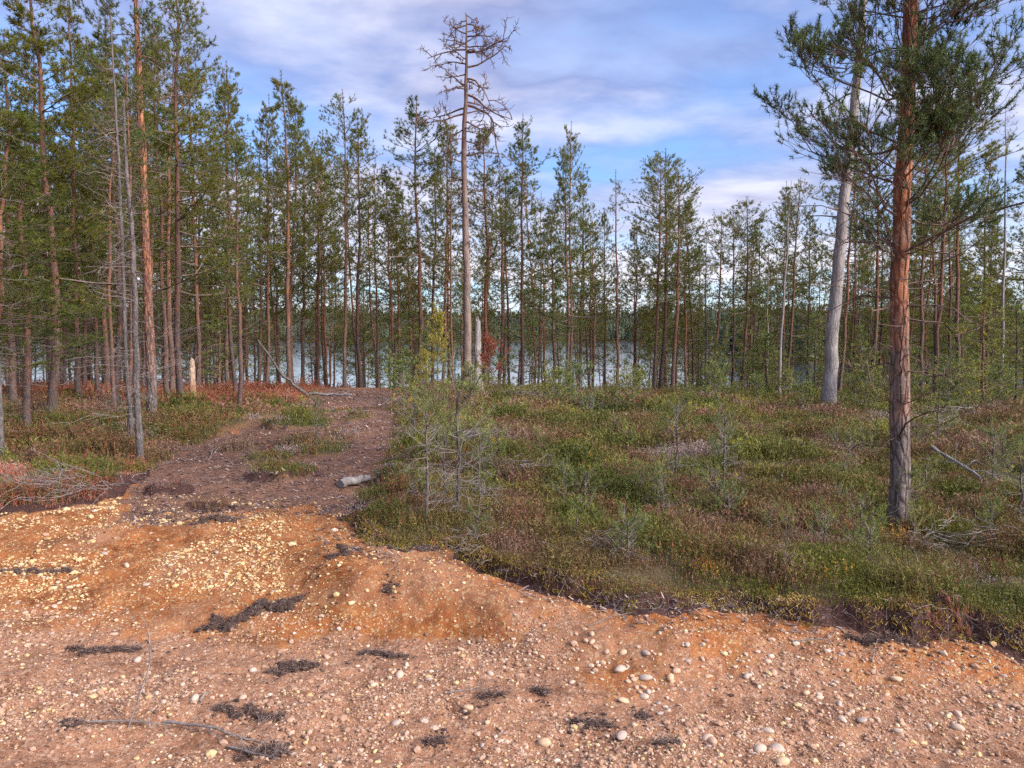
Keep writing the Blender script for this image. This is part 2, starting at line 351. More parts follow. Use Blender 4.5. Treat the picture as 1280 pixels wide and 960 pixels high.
# ------------------------------------------------------------------ ground
def build_ground():
    az = np.concatenate([np.linspace(-180, -52, 50, endpoint=False), np.linspace(-52, 52, 640, endpoint=False), np.linspace(52, 180, 50)])
    r = np.concatenate([[0.05, .6, 1.2, 1.8, 2.2], np.arange(2.5, 7.5, .022), 7.5 * np.exp(np.linspace(0, math.log(28 / 7.5), 130))[1:],
                        28 * np.exp(np.linspace(0, math.log(300 / 28.), 70))[1:], 300 * np.exp(np.linspace(0, math.log(6000 / 300.), 70))[1:]])
    a = np.radians(az)
    X = r[:, None] * np.sin(a)[None]; Y = r[:, None] * np.cos(a)[None]
    h, dv, veg, right, near = H(X.ravel(), Y.ravel(), True)
    x, y = X.ravel(), Y.ravel()
    nr, na = X.shape
    V = np.stack([x, y, h], 1).astype(np.float32)
    idx = np.arange(nr * na).reshape(nr, na)
    Fq = np.stack([idx[:-1, :-1], idx[:-1, 1:], idx[1:, 1:], idx[1:, :-1]], -1).reshape(-1, 4)[:, ::-1]
    # masks
    tr = poly_dist(x, y, TRACK) + .35 * (y > 8) + (fbm(x * 2, y * 2, 61, 4) - .5) * 1.3
    track = sstep(-.25, .35, tr) * (1 - veg) * (y > 4)
    orange = sstep(.02, .30, base_h(x, y) / .28 + (fbm(x * 2, y * 3, 67, 3) - .5) * .25) * (1 - sstep(-.10, .12, x / np.maximum(y, 1)))
    orange = np.maximum(orange, sstep(-.85, -.15, dv + (fbm(x * 1.5, y * 1.5, 66, 3) - .5) * .9) * (y < 12) * .85 * (.35 + fbm(x * .9, y * .5, 77, 2)))
    soil = sstep(-.10, -.03, dv + (fbm(x * 4, y * 4, 63, 3) - .5) * .22) * (1 - sstep(.08, .2, dv)) * (y < 9) * np.clip(right + .7, 0, 1)
    far_ = sstep(30, 50, y); veg = np.maximum(veg, far_); track = track * (1 - far_)
    mb = MB(); mb.add(V, Fq, 0.5, 0, True)
    m, nt, out = new_mat('forest_ground')
    me = mb.mesh('ground', m)
    ca = me.attributes.new('mask', 'FLOAT_COLOR', 'POINT')
    ca.data.foreach_set('color', np.stack([veg, np.clip(orange, 0, 1), track, soil], 1).astype(np.float32).ravel())
    at_ = attr(nt, 'mask'); sep = N(nt, 'ShaderNodeSeparateColor'); nt.links.new(at_.outputs['Color'], sep.inputs[0])
    o = N(nt, 'ShaderNodeTexCoord').outputs['Object']
    nL = noise(nt, o, 1.3, 5); nM = noise(nt, o, 9, 6, .65); nF = noise(nt, o, 70, 5, .7)
    vor = N(nt, 'ShaderNodeTexVoronoi'); vor.inputs['Scale'].default_value = 75; nt.links.new(o, vor.inputs['Vector'])
    vor2 = N(nt, 'ShaderNodeTexVoronoi'); vor2.inputs['Scale'].default_value = 160; nt.links.new(o, vor2.inputs['Vector'])
    sc = N(nt, 'ShaderNodeSeparateColor'); nt.links.new(vor.outputs['Color'], sc.inputs[0])
    sc2 = N(nt, 'ShaderNodeSeparateColor'); nt.links.new(vor2.outputs['Color'], sc2.inputs[0])
    g = ramp(nt, nM, [(.3, (0.187, 0.079, 0.038)), (.5, (0.294, 0.132, 0.066)), (.7, (0.360, 0.187, 0.098))])
    n25 = noise(nt, o, 3.1, 6, .7, .4)
    g = mix(nt, ramp(nt, nL, [(.35, (0, 0, 0)), (.65, (0.432, 0.410, 0.377))]), g, (0.330, 0.161, 0.085))
    peb = ramp(nt, sc.outputs[0], [(0, (0.101, 0.055, 0.038)), (.3, (0.259, 0.137, 0.079)), (.6, (0.346, 0.211, 0.133)), (1, (0.475, 0.341, 0.239))])
    peb2 = ramp(nt, sc2.outputs[0], [(0, (0.129, 0.064, 0.038)), (.5, (0.317, 0.164, 0.094)), (1, (0.432, 0.273, 0.175))])
    g = mix(nt, math_(nt, 'MULTIPLY', ramp(nt, sc2.outputs[1], [(.35, (0, 0, 0)), (.45, (1, 1, 1))]), .6), g, peb2)
    g = mix(nt, math_(nt, 'MULTIPLY', ramp(nt, sc.outputs[1], [(.6, (0, 0, 0)), (.64, (1, 1, 1))]), .8), g, peb)
    og = ramp(nt, nM, [(.28, (0.158, 0.047, 0.016)), (.45, (0.278, 0.095, 0.029)), (.6, (0.315, 0.124, 0.042)), (.75, (0.379, 0.171, 0.067))])
    og = mix(nt, math_(nt, 'MULTIPLY', ramp(nt, sc.outputs[1], [(.82, (0, 0, 0)), (.85, (1, 1, 1))]), .8), og, (0.392, 0.279, 0.140))
    og = mix(nt, ramp(nt, nL, [(.52, (0, 0, 0)), (.68, (0.442, 0.444, 0.445))]), og, mix(nt, nF, (0.227, 0.128, 0.083), (0.315, 0.209, 0.140)))
    li = ramp(nt, nF, [(.3, (0.048, 0.024, 0.017)), (.5, (0.144, 0.075, 0.049)), (.7, (0.288, 0.157, 0.098))])
    li = mix(nt, ramp(nt, nM, [(.5, (0, 0, 0)), (.65, (0.560, 0.553, 0.546))]), li, (0.264, 0.142, 0.086))
    vg = ramp(nt, nF, [(.3, (.03, .025, .014)), (.5, (.085, .065, .032)), (.7, (.16, .11, .06))])
    so = ramp(nt, nF, [(.3, (.02, .012, .010)), (.55, (.075, .036, .028)), (.7, (.15, .08, .06))])
    w = lambda sock, amp=.5: math_(nt, 'ADD', sock, math_(nt, 'MULTIPLY', math_(nt, 'SUBTRACT', nM, .5), amp), clamp=True)
    c = mix(nt, ramp(nt, w(sep.outputs[1], 1.0), [(.35, (0, 0, 0)), (.65, (1, 1, 1))]), g, og)
    c = mix(nt, 1.0, c, ramp(nt, n25, [(.34, (.62, .55, .50)), (.47, (1, 1, 1)), (.66, (1.1, 1.1, 1.1))]), 'MULTIPLY')
    c = mix(nt, ramp(nt, w(sep.outputs[2], .9), [(.4, (0, 0, 0)), (.6, (1, 1, 1))]), c, li)
    c = mix(nt, sep.outputs[0], c, vg)
    c = mix(nt, ramp(nt, math_(nt, 'ADD', at_.outputs['Alpha'], math_(nt, 'MULTIPLY', math_(nt, 'SUBTRACT', nM, .5), .6)), [(.4, (0, 0, 0)), (.6, (1, 1, 1))]), c, so)
    hh = math_(nt, 'ADD', math_(nt, 'MULTIPLY', nF, .7), math_(nt, 'MULTIPLY', nM, .9))
    hh = math_(nt, 'ADD', hh, math_(nt, 'MULTIPLY', sc2.outputs[2], .45))
    principled(nt, out, c, .95, bump(nt, hh, .9, .012), .15)
    return tag(link('ground', me), kind='structure')
build_ground()

# water
def build_water():
    m, nt, out = new_mat('lake_water'); o = N(nt, 'ShaderNodeTexCoord').outputs['Object']
    mp = N(nt, 'ShaderNodeMapping'); mp.inputs['Scale'].default_value = (1, 2.2, 1); nt.links.new(o, mp.inputs[0])
    n = noise(nt, mp.outputs[0], .9, 5, .6)
    p = principled(nt, out, (.05, .065, .09), .10, bump(nt, n, .07, .10), .6)
    mb = MB(); mb.add([(-3000, 45, -4.6), (3000, 45, -4.6), (3000, 1100, -4.6), (-3000, 1100, -4.6)], [[0, 1, 2, 3]])
    return tag(link('lake_water', mb.mesh('lake_water', m)), kind='structure')
build_water()

# far shore forest
def build_far():
    rng = np.random.default_rng(4); mb = MB()
    n = 9000
    X = rng.uniform(-900, 900, n); Yf = rng.uniform(600, 1050, n)
    n2 = 3200; X = np.concatenate([X, rng.uniform(-800, 800, n2)]); Yf = np.concatenate([Yf, rng.uniform(600, 720, n2)])
    n3 = 900; X = np.concatenate([X, rng.uniform(58, 160, n3)]); Yf = np.concatenate([Yf, rng.uniform(166, 235, n3)])
    h = H(X, Yf); ok = h > -4.3; X, Yf, h = X[ok], Yf[ok], h[ok]
    k = len(X); big = rng.uniform(11, 18, k) * np.where(Yf < 300, .62, 1)
    lay = 7; seg = 6
    V = []; Fc = []; var = []
    tone = rng.uniform(0, 1, k)
    for L in range(lay):                                  # ragged skirts of boughs
        t0 = .12 + .88 * L / lay; t1 = t0 + .24
        r = big * .17 * (1 - t0) ** .8 * rng.uniform(.7, 1.3, k) + .15
        th = np.arange(seg)[None] * 2 * np.pi / seg + rng.uniform(0, 6, k)[:, None]
        rr = r[:, None] * rng.uniform(.5, 1.3, (k, seg))
        ring = np.stack([X[:, None] + rr * np.cos(th), Yf[:, None] + rr * np.sin(th), (h + big * t0)[:, None] + rng.normal(0, .35, (k, seg))], -1)
        apex = np.stack([X, Yf, h + big * np.minimum(t1, 1.0)], -1)[:, None]
        V = np.concatenate([ring, apex], 1).reshape(-1, 3)
        b = (np.arange(k) * (seg + 1))[:, None]; i = np.arange(seg)[None]
        Fq = np.stack([b + i, b + (i + 1) % seg, np.broadcast_to(b + seg, (k, seg))], -1).reshape(-1, 3)
        mb.add(V, Fq, np.repeat(tone * .7 + rng.uniform(0, .3, k), seg + 1), 0)
    P = np.stack([np.stack([X, Yf, h - .5], -1), np.stack([X, Yf, h + big * .5], -1)], 1)
    tubes(mb, P, np.stack([big * .012, big * .008], 1), 3, 0.0, 0)
    m = leaf_mat('far_forest_green', [(0, (.022, .036, .024)), (.5, (.045, .066, .036)), (1, (.08, .105, .045))], None, .15)
    tag(link('far_forest', mb.mesh('far_forest', m)), 'dark conifer forest covering the far shore and hill across the lake', 'forest', kind='stuff')
build_far()

# ------------------------------------------------------------------ pines
def curve_branch(p0, d, L, up, rng, n=6, wob=.06):
    """polylines (m,n,3) leaving p0 (m,3) along d, turning up towards the tip"""
    m = len(p0); s = np.linspace(0, 1, n)[None, :, None]
    w = np.cumsum(rng.normal(0, wob, (m, n, 3)), 1) * s
    P = p0[:, None] + L[:, None, None] * (d[:, None] * s + w) 
    P[:, :, 2] += (L * up)[:, None] * s[:, :, 0] ** 2
    return P
def sample_poly(P, s):
    """P (m,n,3), s (m,k) in 0..1 -> points (m,k,3), tangents"""
    n = P.shape[1]; f = np.clip(s * (n - 1), 0, n - 1.001); i = f.astype(int); f = (f - i)[..., None]
    mi = np.arange(len(P))[:, None]
    a, b = P[mi, i], P[mi, i + 1]
    return a * (1 - f) + b * f, norm(b - a)

def pine_meshes(key, Ht, r0, cb, width, shape, seed, whorl=.32, per=4, tuft=(12, .115, .0165), tspace=.10, shoots=8, mats=('bark_far', 'limb_far', 'needle_far'),
                dead=26, dead_len=.7, wob=.012, thin=1.0, sides=8, dry=.03, elev=(-.08, .8), upc=.35, sub=.50, gap=0.0, trunk_pts=14, limb_r=.013, third=0, bw=.06, maxL=0):
    rng = np.random.default_rng(seed)
    tz = np.linspace(0, 1, trunk_pts); T = np.zeros((trunk_pts, 3)); T[:, 2] = tz * Ht
    off = np.cumsum(rng.normal(0, wob * Ht / trunk_pts * 4, (trunk_pts, 2)), 0); T[:, :2] = off - off[0] - tz[:, None] * (off[-1] - off[0]) * .6
    R = r0 * .84 * (1 - tz) ** .75 + .009; R[0] *= 1.3
    if sides > 12: T = np.insert(T, 1, T[0] * .6 + T[1] * .4, 0); R = np.insert(R, 1, R[1] * 1.10); R[0] *= 1.22
    tr = MB(); tubes(tr, T, R, sides, .5, 0, True, .03, rng)
    def trunk_at(z):
        return np.stack([np.interp(z, T[:, 2], T[:, 0]), np.interp(z, T[:, 2], T[:, 1]), z], -1), np.interp(z, T[:, 2], R)
    zs = []
    z = cb * Ht
    while z < Ht * .955:
        t = (z - cb * Ht) / (Ht * (1 - cb))
        for _ in range(max(2, int(rng.normal(per, .8)))): 
            if rng.uniform() > gap: zs.append(z + rng.normal(0, .04))
        z += whorl * rng.uniform(.75, 1.25) * (1.0 - .45 * t)
    zs = np.clip(np.array(zs), 0, Ht * .985); m = len(zs)
    t = (zs - cb * Ht) / (Ht * (1 - cb)); t = np.clip(t, 0, 1)
    az = rng.uniform(0, 2 * np.pi, m)
    lobes = 1 + .35 * np.sin(az * 2 + rng.uniform(0, 6)) * np.sin(t * 9 + rng.uniform(0, 6))
    L = width * shape(t) * rng.uniform(.55, 1.15, m) * lobes * rng.choice([1, 1, 1, .45, 1.35], m) + .10
    if maxL: L = np.minimum(L, maxL * rng.uniform(.8, 1.05, m))
    p0, _ = trunk_at(zs)
    e = elev[0] + (elev[1] - elev[0]) * t ** 1.8 + rng.normal(0, .14, m)
    d = np.stack([np.cos(az) * np.cos(e), np.sin(az) * np.cos(e), np.sin(e)], -1)
    BR = curve_branch(p0, d, L, upc * (1 - .6 * t), rng, 6, bw)
    lb = tr; lb.m = 1; rb = np.clip(L * limb_r, .006, .05)
    tubes(lb, BR, rb[:, None] * np.linspace(1, .25, 6)[None], 4 if mats[2] == 'needle' else 3, .5)
    # side shoots
    k = shoots; s = np.sort(rng.uniform(.30, 1, (m, k)) ** .8, 1)
    q, tg = sample_poly(BR, s)
    sgn = np.where(rng.uniform(size=(m, k)) < .5, -1, 1)[..., None]
    side = norm(np.cross(tg, np.array([0, 0, 1.]))) * sgn
    sd = norm(tg * .75 + side * rng.uniform(.4, 1.0, (m, k, 1)) + np.array([0, 0, 1.]) * rng.uniform(-.05, .5, (m, k, 1)))
    SL = (L[:, None] * sub * (1.15 - s) + .10) * rng.uniform(.6, 1.2, (m, k))
    SH = curve_branch(q.reshape(-1, 3), sd.reshape(-1, 3), SL.reshape(-1), np.full(m * k, .25), rng, 4, .08)
    tubes(lb, SH, np.clip(SL.reshape(-1) * .012, .003, .02)[:, None] * np.linspace(1, .4, 4)[None], 3, .5)
    # needle tufts along the shoots and along the outer branch
    cr = MB(); K, NL, NW = tuft
    Cc, Aa, Vv = [], [], []
    levels = [(SH, SL.reshape(-1), .3), (BR, L, .5)]
    if third:
        q3, t3 = sample_poly(SH, rng.uniform(.25, 1, (m * k, third))); d3 = norm(t3 * .8 + rng.normal(0, .55, t3.shape) + np.array([0, 0, .2]))
        L3 = np.clip(np.repeat(SL.reshape(-1) * .45, third), .05, .22) * rng.uniform(.5, 1.2, m * k * third)
        TH3 = curve_branch(q3.reshape(-1, 3), d3.reshape(-1, 3), L3, np.full(len(L3), .3), rng, 4, .12)
        tubes(lb, TH3, np.full((len(L3), 1), .0028) * np.linspace(1, .6, 4)[None], 3, .5)
        levels = [(TH3, L3, .55), (SH, SL.reshape(-1), .75), (BR, L, .85)]
    for PP, LL, s0 in levels:
        nt_ = np.maximum(1, (LL * (1 - s0) / tspace * thin).astype(int)); mx = int(nt_.max())
        ss = rng.uniform(s0, 1, (len(PP), mx)); ss[:, 0] = 1.0
        c, a = sample_poly(PP, ss); keep = np.arange(mx)[None] < nt_[:, None]
        Cc.append(c[keep]); Aa.append(a[keep]); Vv.append(np.broadcast_to(rng.uniform(0, 1, len(PP))[:, None], keep.shape)[keep])
    Cc = np.concatenate(Cc); Aa = np.concatenate(Aa); Vv = np.concatenate(Vv)
    Aa = norm(Aa + np.array([0, 0, .35]))
    lead = np.array([[T[-1, 0], T[-1, 1], Ht - .16 * i] for i in range(4)]); Cc = np.concatenate([Cc, lead]); Aa = np.concatenate([Aa, np.tile([0, 0, 1.], (4, 1))]); Vv = np.concatenate([Vv, np.full(4, .5)])
    vv = np.clip(.35 + .3 * Vv + rng.normal(0, .18, len(Cc)), 0, 1)
    tint = (rng.uniform(0, 1, len(Cc)) < dry) * 1.0
    tufts(cr, Cc, Aa, K, NL, NW, rng, .8, vv, tint, .03)
    # dead twigs below the crown
    if dead:
        zd = rng.uniform(.08 * Ht, max(cb, .2) * Ht * 1.05, dead); p, rr = trunk_at(zd); a = rng.uniform(0, 6.28, dead)
        dd = np.stack([np.cos(a), np.sin(a), rng.uniform(-.35, .35, dead)], -1)
        LD = dead_len * rng.uniform(.4, 1.3, dead)
        DB = curve_branch(p, dd, LD, rng.uniform(-.3, .25, dead), rng, 6, .09)
        tubes(lb, DB, np.clip(LD * .011, .004, .02)[:, None] * np.linspace(1, .3, 6)[None], 3, .9)
        ns = 4; s = rng.uniform(.3, 1, (dead, ns)); q, tg = sample_poly(DB, s)
        sd = norm(tg + rng.normal(0, .6, (dead, ns, 3)))
        SB = curve_branch(q.reshape(-1, 3), sd.reshape(-1, 3), np.repeat(LD * .4, ns) * rng.uniform(.4, 1.1, dead * ns), np.zeros(dead * ns), rng, 4, .12)
        tubes(lb, SB, np.clip(np.repeat(LD, ns) * .005, .0022, .01)[:, None] * np.linspace(1, .4, 4)[None], 3, .9)
    return (tr.mesh(key + '_trunk', [MT[mats[0]], MT[mats[1]]]), cr.mesh(key + '_crown', MT[mats[2]]), Ht)

cone = lambda t: (1 - t) ** 1.0 * (.6 + .65 * np.minimum(1, t * 4 + .25))
dome = lambda t: np.sqrt(np.clip(1 - (t * 1.05 - .25) ** 2 * 1.2, .05, 1)) * (1 - t ** 5)
full = lambda t: (1 - t) ** .6 * (.75 + .35 * np.sin(t * 14))
spire = lambda t: np.where(t < .55, .9, .9 * (1 - (t - .55) / .45) ** .9 + .01) * (.8 + .25 * np.sin(t * 21))
V = {}
V['spire'] = [pine_meshes('spire_%d' % i, 12, .095, .34 + .05 * i, 1.2, spire, 10 + i, per=5, whorl=.36) for i in range(3)]
V['cone'] = [pine_meshes('cone_%d' % i, 12, .092, .33 + .05 * i, 1.5, cone, 20 + i, per=5, whorl=.38) for i in range(3)]
V['dome'] = [pine_meshes('dome_%d' % i, 12, .11, .50 - .07 * i, 1.6, dome, 30 + i, per=4, whorl=.42) for i in range(3)]
V['sparse'] = [pine_meshes('sparse_%d' % i, 12, .085, .36, 1.15, cone, 40 + i, per=3, whorl=.42, thin=.6, shoots=4) for i in range(2)]
V['dense'] = [pine_meshes('dense_%d' % i, 12, .095, .24, 1.6, full, 50 + i, per=5, whorl=.38, shoots=9, dead=20) for i in range(2)]
V['stem'] = [pine_meshes('stem_%d' % i, 12, .088, .42 + .07 * i, 1.35, dome, 60 + i, per=4, whorl=.36, dead=26, dead_len=.7) for i in range(3)]
V['bush'] = [pine_meshes('bush_%d' % i, 4, .045, .10, .85, full, 70 + i, per=5, whorl=.26, shoots=5, tuft=(8, .11, .02), tspace=.10, dead=0, mats=('bark_far', 'limb_far', 'needle_young')) for i in range(2)]
V['spruce'] = [pine_meshes('spruce_%d' % i, 10, .09, .12, 1.15, lambda t: (1 - t) ** .9, 80 + i, per=6, whorl=.24, shoots=6, elev=(-.25, .6), upc=.15, dead=0) for i in range(1)]
V['bare'] = [pine_meshes('bare_%d' % i, 10, .075, .92, .3, cone, 90 + i, dead=90, dead_len=.55, tuft=(4, .06, .015), mats=('bark_grey', 'twig', 'needle_far'), dry=.9) for i in range(2)]
V['pale'] = [pine_meshes('pale_%d' % i, 12, .085, .90, .4, cone, 95 + i, dead=30, dead_len=.5, tuft=(4, .06, .015), mats=('bark_pale', 'twig', 'needle_far'), dry=.5) for i in range(2)]

def place(meshes, name, loc, sz, sxy, lean=(0, 0), spin=0.0, label=None, cat='pine', group=None, crown_name='crown'):
    root = bpy.data.objects.new(name, None); COL.objects.link(root)
    M = Euler((lean[1], lean[0], 0)).to_matrix().to_4x4() @ Matrix.Rotation(spin, 4, 'Z')
    root.matrix_world = Matrix.Translation(Vector(loc)) @ M @ Matrix.Diagonal((sxy, sxy, sz, 1))
    tag(root, label, cat, group)
    for nm, me in zip(('trunk', crown_name), meshes[:2]):
        if me is not None: link(nm, me, root)
    return root

rnd = random.Random(3)
taken = []
def pine_px(kind, px, depth, top_py, label, px_top=None, w=1.0, idx=None, cat='pine', name='pine_tree', group=None):
    """a tree whose stem stands at photo column px, DEPTH metres away"""
    x = on_depth(px, 440, depth)[0]; z = hz(x, depth) - .08
    top = on_depth(px if px_top is None else px_top, top_py, depth)
    h = top[2] - z; ms = V[kind][(idx if idx is not None else rnd.randrange(99)) % len(V[kind])]
    s = h / ms[2]; taken.append((x, depth))
    lean = math.atan2(top[0] - x, h)
    return place(ms, name, (x, depth, z), s, (.35 + .65 * s) * w if ms[2] > 6 else s * w, (lean, rnd.uniform(-.02, .02)), rnd.uniform(0, 6.28), label, cat, group)

HERO = [
 # kind, px, depth, top y, label, px_top, width
 ('dense', 60, 13.6, -60, 'tall bushy pine at the left edge with a thick olive crown and rough grey foot', 45, 1.15),
 ('dense', 30, 12.2, 150, 'bushy olive pine low at the left edge in front of the tallest left crown', 26, 1.2),
 ('dense', -22, 10.2, 130, 'olive young pine reaching in over the left edge of the photo', 2, 1.2),
 ('dense', 14, 17, 40, 'pine half cut off by the left edge of the photo behind the bushy one', 10, 1.1),
 ('cone', 130, 22, 42, 'pine with a pointed crown just left of the tall orange trunk', 128, 1.1),
 ('dense', 105, 24, 120, 'pine with dark crown between the left edge pine and the pointed one', 100, 1.0),
 ('stem', 214, 20, 60, 'pine whose full crown rises right behind the tall orange trunk', 222, 1.1),
 ('cone', 245, 25, 70, 'narrow pine with short tip right of the tall orange trunk', 238, 1.0),
 ('cone', 284, 26, 95, 'slender pine with a thin pointed tip left of the grey barked one', 280, .95),
 ('spire', 297, 15.6, 165, 'grey barked pine standing alone on the heather left of the track', 293, .8),
 ('sparse', 322, 30, 168, 'light crowned pine left of the tall pine with the candle tip', 326, 1.0),
 ('spire', 360, 27, 92, 'tall pine with upright candle tip and red brown trunk behind the bent pole', 354, 1.05),
 ('dome', 377, 33, 175, 'rounded pine close to the right of the candle tipped one', 381, .9),
 ('cone', 398, 32, 190, 'pine with leafy olive crown between the candle tipped and the bare stemmed pine', 397, .9),
 ('stem', 430, 28, 113, 'tall pine with long bare red trunk and small light crown', 427, .85),
 ('spire', 450, 30, 145, 'narrow dark pine beside the bare stemmed red pine', 446, .95),
 ('sparse', 472, 31, 198, 'short thin topped pine halfway between the two highest middle pines', 469, .8),
 ('cone', 497, 34, 215, 'low pine in the dip left of the tall middle pine', 494, .8),
 ('spire', 526, 27, 120, 'tall dark spire pine left of the dead pine', 521, 1.15),
 ('dense', 540, 31, 190, 'dense broad pine beneath the tall spire left of the dead pine', 545, .95),
 ('sparse', 560, 36, 165, 'light pine right beside the dead pine trunk', 558, .85),
 ('cone', 608, 29, 155, 'dark pine just right of the dead pine trunk', 605, .95),
 ('dome', 624, 33, 205, 'pine with flat side boughs between the dead pine and the tall spire', 623, .95),
 ('spire', 652, 28, 145, 'tall spire pine with orange trunk second right of the dead pine', 653, .95),
 ('sparse', 672, 37, 240, 'short pine hugging the right side of the tall orange spire', 676, .8),
 ('cone', 692, 33, 255, 'low bushy pine between the two tall spires', 690, 1.0),
 ('spire', 712, 28, 153, 'very slim needle like spire pine with pink brown trunk', 715, .68),
 ('cone', 741, 34, 275, 'low pine behind and right of the slimmest spire', 741, .85),
 ('sparse', 772, 29, 212, 'thin see-through pine with wiry tip right of the slimmest spire', 769, .9),
 ('cone', 757, 37, 262, 'small pine tucked left of the see-through pine', 757, .7),
 ('cone', 797, 36, 270, 'small pine left of the flat topped pair', 796, .85),
 ('dome', 818, 29, 192, 'tall flat topped pine, left trunk of the pair', 824, .8),
 ('dome', 826, 30, 186, 'tall flat topped pine with purplish trunk, middle of the trio', 832, .9),
 ('dome', 841, 27, 215, 'flat topped pine with bright orange trunk, right of the trio', 845, .95),
 ('bare', 882, 29, 288, 'leafless spindly tree right of the flat topped trio', 884, .9),
 ('dome', 917, 30, 262, 'left trunk of the two round headed pines in the gap', 915, .75),
 ('dome', 929, 28, 248, 'thicker of the two round headed pines in the gap', 931, .9),
 ('pale', 958, 28, 278, 'thin pale dead stem right of the round headed pines', 960, .7),
 ('cone', 979, 33, 228, 'narrow spruce like pine left of the leaning grey trunk', 981, .7),
 ('pale', 975, 23, 225, 'pale slightly leaning dead pole left of the leaning grey trunk', 992, .9),
 ('dense', 1012, 31, 255, 'dense dark pine directly left of the leaning grey trunk', 1014, .8),
 ('stem', 1050, 24, 180, 'orange pine leaning behind the grey leaning trunk', 1078, .9),
 ('dome', 1090, 27, 170, 'pine with its crown hidden behind the big foreground pine', 1096, .9),
 ('stem', 1152, 24, 120, 'orange stemmed pine just right of the big foreground pine', 1160, .9),
 ('stem', 1172, 22, 110, 'purplish stemmed pine second right of the big foreground pine', 1184, 1.0),
 ('stem', 1199, 24, 90, 'brown stemmed pine third right of the big foreground pine', 1210, .95),
 ('pale', 1252, 24, 130, 'thin pale speckled stem near the right edge', 1258, .75),
 ('cone', 1235, 33, 260, 'pine behind the thin pale speckled stem', 1240, .9),
 ('stem', 140, 15.5, 100, 'thin reddish trunk left of the dead grey tree', 136, .75),
 ('stem', 158, 11.2, 50, 'slender pinkish trunk directly behind the dead grey tree', 150, .55),
]
for kind, px, dp, ty, lab, pt, w in HERO:
    cat = 'pine'; nm = 'pine_tree'
    if kind in ('bare', 'pale'): cat = 'dead tree'; nm = 'dead_tree'
    pine_px(kind, px, dp, ty, lab, pt, w, cat=cat, name=nm)
# young bushy trees on the crest to the right
for px, dp, ty, lab in [(1232, 21, 352, 'bushy young pine on the crest beside the pale speckled stem'), (1272, 19, 385, 'bushy young pine cut off by the right edge'),
                        (1205, 25, 375, 'young pine between the brown stem and the bushy one'), (1125, 24, 400, 'young pine hidden behind the big foreground pine'),
                        (1020, 26, 395, 'young green pine left behind the leaning grey trunk'), (1075, 23, 410, 'young green pine right behind the leaning grey trunk'),
                        (886, 30, 405, 'young pine at the foot of the spindly tree'), (955, 29, 420, 'young pine in the gap before the lake'), (783, 25, 452, 'small bright pine at the feet of the see-through pine'),
                        (770, 23, 462, 'smallest bright pine in front of the see-through pine')]:
    pine_px('bush', px, dp, ty, lab, None, 1.25, cat='young pine', name='young_pine')

# filler forest: the close stand on the slope down to the lake
KW = ['spire', 'cone', 'cone', 'dome', 'dome', 'stem', 'sparse', 'dense', 'dense', 'cone']
cnt = 0; tries = 0
while cnt < 215 and tries < 20000:
    tries += 1
    y = 26.5 + 34 * rnd.random() ** 1.15; u = rnd.uniform(-.78, .78); x = u * y
    p_keep = 1.0 if u < -.12 else (.95 if u < .1 else (.8 if u < .42 else 1.0))
    if rnd.random() > p_keep: continue
    if any((x - a) ** 2 + (y - b) ** 2 < 1.3 for a, b in taken): continue
    taken.append((x, y)); z = hz(x, y) - .08
    h = rnd.uniform(8.5, 12.5) * (1.04 if u < -.2 else .92) * (1.0 if y > 34 else .88)
    if .1 < u < .42: h *= .85
    k = rnd.choice(KW); ms = rnd.choice(V[k]); s = h / 12
    place(ms, 'pine_tree', (x, y, z), s, s * rnd.uniform(.8, 1.1), (rnd.gauss(0, .028), rnd.gauss(0, .028)), rnd.uniform(0, 6.28),
          'slim pine in the stand behind the crest, ' + ('left of the dead pine' if u < -.06 else 'between the dead pine and the leaning trunk' if u < .4 else 'right of the leaning grey trunk'),
          'pine', 'pines ' + ('left of the dead pine' if u < -.06 else 'right of the dead pine' if u < .4 else 'behind the big foreground pine'))
    cnt += 1
for i in range(26):
    y = rnd.uniform(25.5, 44); u = rnd.uniform(-.2, .78) if i % 4 else rnd.uniform(-.75, -.2); x = u * y; ms = rnd.choice(V['bush']); h = rnd.uniform(1.8, 4.0); sx = rnd.uniform(.8, 1.25)
    place(ms, 'young_pine', (x, y, hz(x, y) - .05), h / 4, sx, (rnd.gauss(0, .03), 0), rnd.uniform(0, 6.28), 'young pine in the green understorey between the tall stems before the lake', 'young pine', 'young pines before the lake')
# the left block is close packed in front of the crest as well
for i in range(26):
    for _ in range(60):
        y = rnd.uniform(16.5, 27); u = rnd.uniform(-.80, -.33); x = u * y
        if u > -.42 and y < 23: continue
        if all((x - a) ** 2 + (y - b) ** 2 > 1.6 for a, b in taken): break
    taken.append((x, y)); z = hz(x, y) - .08; h = rnd.uniform(7.5, 10.5); k = rnd.choice(['cone', 'stem', 'dense', 'spire', 'dense']); ms = rnd.choice(V[k]); s = h / 12
    place(ms, 'pine_tree', (x, y, z), s, s * rnd.uniform(.85, 1.1), (rnd.gauss(0, .02), rnd.gauss(0, .02)), rnd.uniform(0, 6.28),
          'crowded pine in the dark block of forest on the left side', 'pine', 'pines of the left block')

